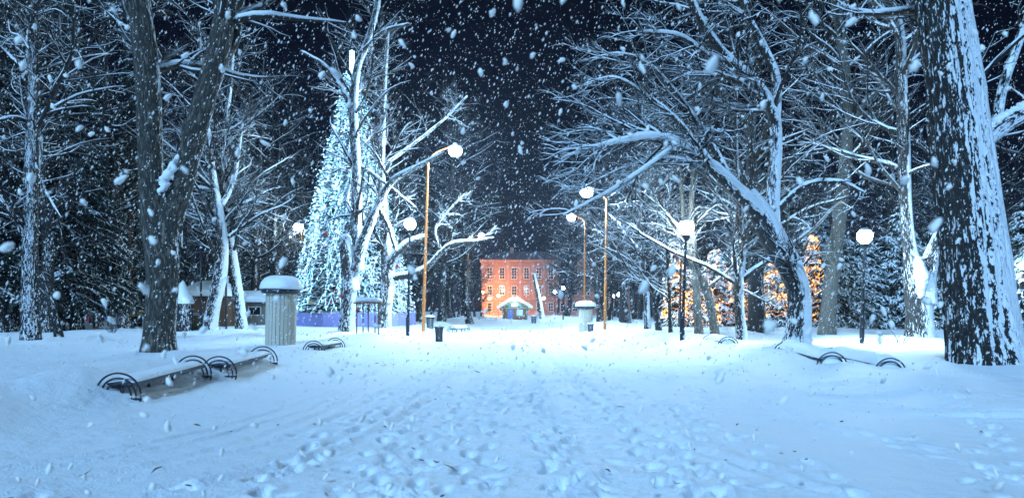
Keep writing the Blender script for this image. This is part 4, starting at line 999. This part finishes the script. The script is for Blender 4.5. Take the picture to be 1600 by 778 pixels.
def playground():
    x, y = (150 - U0) / F * 62, 62.0; z = gz(x, y); t = thing('playground_slide', 'blue playground slide with white ladder in the left wood', 'slide', (x, y, z), .15)
    s = MB(); s.tubes([[(1.6, 0, -.1), (.7, 0, .8), (-.1, 0, 2.1), (-.5, 0, 2.6)]], [[.22] * 4], 8, sx=1.6); s.obj('chute', M['blue_paint'], t)
    for a in (-.3, .3):
        s = MB(); s.tubes([[(-1.7, a, -.2), (-.55, a, 3.1)]], [[.06, .06]], 6); s.obj('ladder_rail', M['white_paint'], t)
        s = MB(); s.tubes([[(-.5, a, -.2), (-.5, a, 3.4)]], [[.07, .07]], 6); s.obj('post', M['red'], t)
    for k in range(7):
        f = (k + .6) / 7.5; s = MB(); s.tubes([[(-1.7 + 1.15 * f, -.3, -.2 + 3.3 * f), (-1.7 + 1.15 * f, .3, -.2 + 3.3 * f)]], [[.035, .035]], 6); s.obj('rung', M['white_paint'], t)
    s = MB(); s.box((-.75, -.45, 2.45), (.05, .45, 2.55)); s.obj('deck', M['red'], t, False)
    x, y = (215 - U0) / F * 52, 52.0; z = gz(x, y); t = thing('swing', 'yellow bucket swing seat hanging from a rusty frame in the left wood', 'swing', (x, y, z), .1)
    for a in (-1.0, 1.0):
        for b in (-.6, .6):
            s = MB(); s.tubes([[(a, b, -.2), (a, 0, 2.5)]], [[.05, .05]], 6); s.obj('leg', M['rust_dark'], t)
    s = MB(); s.tubes([[(-1.1, 0, 2.52), (1.1, 0, 2.52)]], [[.05, .05]], 6); s.obj('beam', M['rust_dark'], t)
    for a in (-.24, .24):
        s = MB(); s.tubes([[(a, 0, 1.15), (a, 0, 2.5)]], [[.015, .015]], 5); s.obj('chain', M['grey_metal'], t)
    s = MB(); s.box((-.3, -.28, .75), (.3, .28, .95)); s.box((-.3, -.28, .953), (-.23, .28, 1.25)); s.box((.23, -.28, .953), (.3, .28, 1.25)); s.box((-.227, .2, .953), (.227, .28, 1.3)); s.obj('seat', M['yellow'], t, False)
playground()
def shrub(u, v, h, n, label, seed):
    x, y = ground_at(u, v, True); z = gz(x, y); g = np.random.default_rng(seed)
    t = thing('bare_shrub', label, 'shrub', (x, y, z), 0)
    a = g.random(n) * 6.28; K = 6; s = np.linspace(0, 1, K)[None, :, None]; sp = (.3 + .6 * g.random(n)); d = np.stack([np.cos(a) * sp, np.sin(a) * sp, np.ones(n)], 1)[:, None]
    P = d * s * h * (.6 + .5 * g.random((n, 1, 1))) + np.cumsum(g.normal(size=(n, K, 3)) * .04 * h, 1); P[:, 0] = (0, 0, -.15); Rr = np.maximum(.016 * (1 - .7 * np.linspace(0, 1, K)), .006)[None] * np.ones((n, 1))
    s = MB(); s.tubes(P, Rr, 5); s.obj('stems', M['twig'], t, bk=True)
    B, RB = grow(P, Rr, n * 6, .25, .98, .45, (25, 60), 4, (0, 0, .1), .2, .7, .006, .12, 1, g); s = MB(); s.tubes(B, RB, 3); s.obj('twigs', M['twig'], t, bk=True)
shrub(175, 520, 1.2, 12, 'small bare shrub in the snow left of the thick forked oak', 3)
shrub(1410, 538, .9, 3, 'lone bare stalk beside the snow filled V trunk', 4)

def litter():
    g = np.random.default_rng(91); n = 130; y = 4.6 * (40 / 4.6) ** g.random(n); x = g.normal(size=n) * (2.5 + y * .28); z = height(x, y) + .012
    a = g.random(n) * 6.28; L = .02 + .07 * g.random(n) ** 2
    d = np.stack([np.cos(a), np.sin(a), .25 * g.normal(size=n)], 1) * L[:, None]; p = np.stack([x, y, z], 1)
    s = MB(); s.tubes(np.stack([p - d, p + g.normal(size=(n, 3)) * .006, p + d], 1), np.array([[.003, .006, .002]]) * (.7 + g.random((n, 1))), 4)
    o = s.obj('fallen_twigs', M['rust_dark']); o['kind'] = 'stuff'; tag(o, 'tiny scattered twig and bark bits lying on the trodden snow', 'litter')
litter()

# ------------------------------------------------------------------ amber lit evergreens on the right
def amber(u, d, H, rad, label, seed, nb, part_h=(0.1, 1.0), side=(-3.15, 3.15), power=60):
    x = (u - U0) / F * d; z = gz(x, d); g = np.random.default_rng(seed)
    t = spruce(seed, H, rad, nb, 'needle_hedge', .03, 'lit_evergreen'); t.location = (x, d, z); tag(t, label, 'tree', 'evergreens hung with amber lights')
    octv = np.array([[1, 0, 0], [-1, 0, 0], [0, 1, 0], [0, -1, 0], [0, 0, 1], [0, 0, -1]], float); octf = np.array([[0, 2, 4], [2, 1, 4], [1, 3, 4], [3, 0, 4], [2, 0, 5], [1, 2, 5], [3, 1, 5], [0, 3, 5]])
    for k in range(12):
        n = 46; f = part_h[0] + (part_h[1] - part_h[0]) * (k + g.random(n)) / 12; a = -math.pi / 2 + side[0] + (side[1] - side[0]) * np.sort(g.random(n)) + g.normal(size=n) * .05
        r = (rad * (1 - f) ** .85 * .92 + .22) * (.85 + .25 * g.random(n)); q = np.stack([np.cos(a) * r, np.sin(a) * r, f * H - .12 * r], 1)
        s = MB(); s.tubes(q[None], np.full((1, n), .006), 3)
        clump = vn(a * 2.2 + seed, f * 9 + k * .6) > -.02
        for b in q[clump]: s.add(octv * np.array([.05, .05, .07]) * (.7 + .8 * g.random()) + b, None, octf)
        s.obj('light_string', M['bulb_amber'], t)
    return t
amber(1056, 47, 5.9, .95, 'slim column evergreen glowing with amber lights behind the black lamp post', 401, 150)
amber(1075, 50, 4.2, 1.5, 'rounded amber lit evergreen right beside the slim glowing column', 402, 150)
amber(1118, 50, 5.6, 2.2, 'broad amber lit evergreen behind the bowed slim tree', 403, 200)
amber(1152, 54, 4.6, 1.9, 'amber lit evergreen behind the young snow streaked tree', 404, 180, (.15, .8))
amber(1208, 44, 4.2, 1.4, 'amber lit evergreen glowing left of the arching trunk', 405, 150, (.2, 1.0))
amber(1272, 46, 6.2, 1.1, 'tall amber lit evergreen glowing beside the smooth pale trunk', 406, 150, (.05, 1.0), (-2.6, .6))

amber(1097, 47, 3.6, 1.3, 'low amber lit evergreen between the two slim leaning trunks', 407, 140)
amber(1180, 50, 4.4, 1.6, 'amber lit evergreen half hidden behind the thick dark trunk', 408, 150)
amber(1238, 52, 3.4, 1.6, 'low amber lit evergreen behind the foot of the arching tree', 409, 140, (.05, .7))

# ------------------------------------------------------------------ falling snow
def falling_snow():
    g = np.random.default_rng(77)
    t = np.linspace(0, 1, 1)
    base = np.array([[1, 0, 0], [-1, 0, 0], [0, 1, 0], [0, -1, 0], [0, 0, 1], [0, 0, -1]], float); bf = np.array([[0, 2, 4], [2, 1, 4], [1, 3, 4], [3, 0, 4], [2, 0, 5], [1, 2, 5], [3, 1, 5], [0, 3, 5]])
    n = 38000
    p = np.stack([g.uniform(-15, 15, n), g.uniform(2.4, 18, n), g.uniform(0, 10.5, n)], 1)
    p = p[p[:, 2] > height(p[:, 0], p[:, 1]) + .03]; n = len(p)
    s = np.clip(.0098 * np.exp(g.normal(size=n) * .40), .004, .0155)
    u = p[:, 0] / p[:, 1]; v = (p[:, 2] - EYE) / p[:, 1]
    inv = (np.abs(u) < .74) & (v < .45) & (v > -.27); app = np.where(inv, s / p[:, 1], 0)
    big = set(np.argsort(-app)[:240].tolist())
    # lumpy flake meshes, shared between the larger flakes
    protos = []
    for k in range(6):
        m = MB(); m.sphere((0, 0, 0), 1.0, 8, 6); V = m.V[0]
        V *= (1 + .95 * vn(V[:, 0] * 1.5 + k * 7, V[:, 1] * 1.3 + V[:, 2] * 1.9 + k))[:, None]; V[:, 0] += V[:, 2] * .3
        protos.append(m)
    first = {}
    for i in sorted(big):
        k = i % 6
        if k not in first:
            o = protos[k].obj('snowflake', M['flake']); first[k] = o
        else:
            o = first[k].copy(); C.objects.link(o)
        o.location = p[i]; e = 1.1 + 1.1 * g.random(); o.scale = (s[i] * 1.15, s[i] * 1.15, s[i] * 1.15 * e); o.rotation_euler = (g.normal() * .4, .35 + g.normal() * .3, g.random() * 6.28)
        tag(o, 'large white snowflake drifting down in front of the scene', 'snowflake', 'large falling snowflakes')
    rest = np.array([i for i in range(n) if i not in big]); q = p[rest]; sr = s[rest][:, None, None]; m = len(rest)
    V = base[None] * sr * (.7 + .7 * g.random((m, 6, 1))) * np.array([.9, .9, 1.6]); V[..., 0] += V[..., 2] * .35; V += q[:, None]
    T = (bf[None] + np.arange(m)[:, None, None] * 6).reshape(-1, 3)
    # the thinner, more distant flakes that catch the lamp light
    m2 = 60000; p2 = np.stack([g.uniform(-34, 34, m2), g.uniform(19, 75, m2), g.uniform(.3, 17, m2)], 1)
    tet = np.array([[1, 1, 1], [-1, -1, 1], [-1, 1, -1], [1, -1, -1]], float); V2 = tet[None] * (.0075 * (.6 + .8 * g.random((m2, 1, 1)))) * (.7 + .6 * g.random((m2, 4, 1))) + p2[:, None]
    T2 = (np.array([[0, 1, 2], [0, 3, 1], [0, 2, 3], [1, 3, 2]])[None] + np.arange(m2)[:, None, None] * 4).reshape(-1, 3) + V.shape[0] * 6
    V = np.concatenate([V.reshape(-1, 3), V2.reshape(-1, 3)]); T = np.concatenate([T, T2])
    o = mesh_obj('falling_snow', V, [T], M['flake'], smooth=True); o['kind'] = 'stuff'
    tag(o, 'countless small snowflakes falling through the night air', 'snow')
falling_snow()

# ------------------------------------------------------------------ haze
def haze():
    m = bpy.data.materials.new('haze'); m.use_nodes = True; nt = m.node_tree; nt.nodes.clear()
    out = nt.nodes.new('ShaderNodeOutputMaterial'); v = nt.nodes.new('ShaderNodeVolumePrincipled')
    v.inputs['Color'].default_value = (0.60, 0.74, 1.0, 1); v.inputs['Density'].default_value = 0.00032; v.inputs['Anisotropy'].default_value = 0.6
    nt.links.new(v.outputs[0], out.inputs['Volume'])
    s = MB(); s.box((-620, -70, -2.5), (620, 960, 32)); o = s.obj('haze', m, None, False); o['kind'] = 'stuff'
    tag(o, 'thin cold haze hanging in the snowy park air', 'haze')
haze()
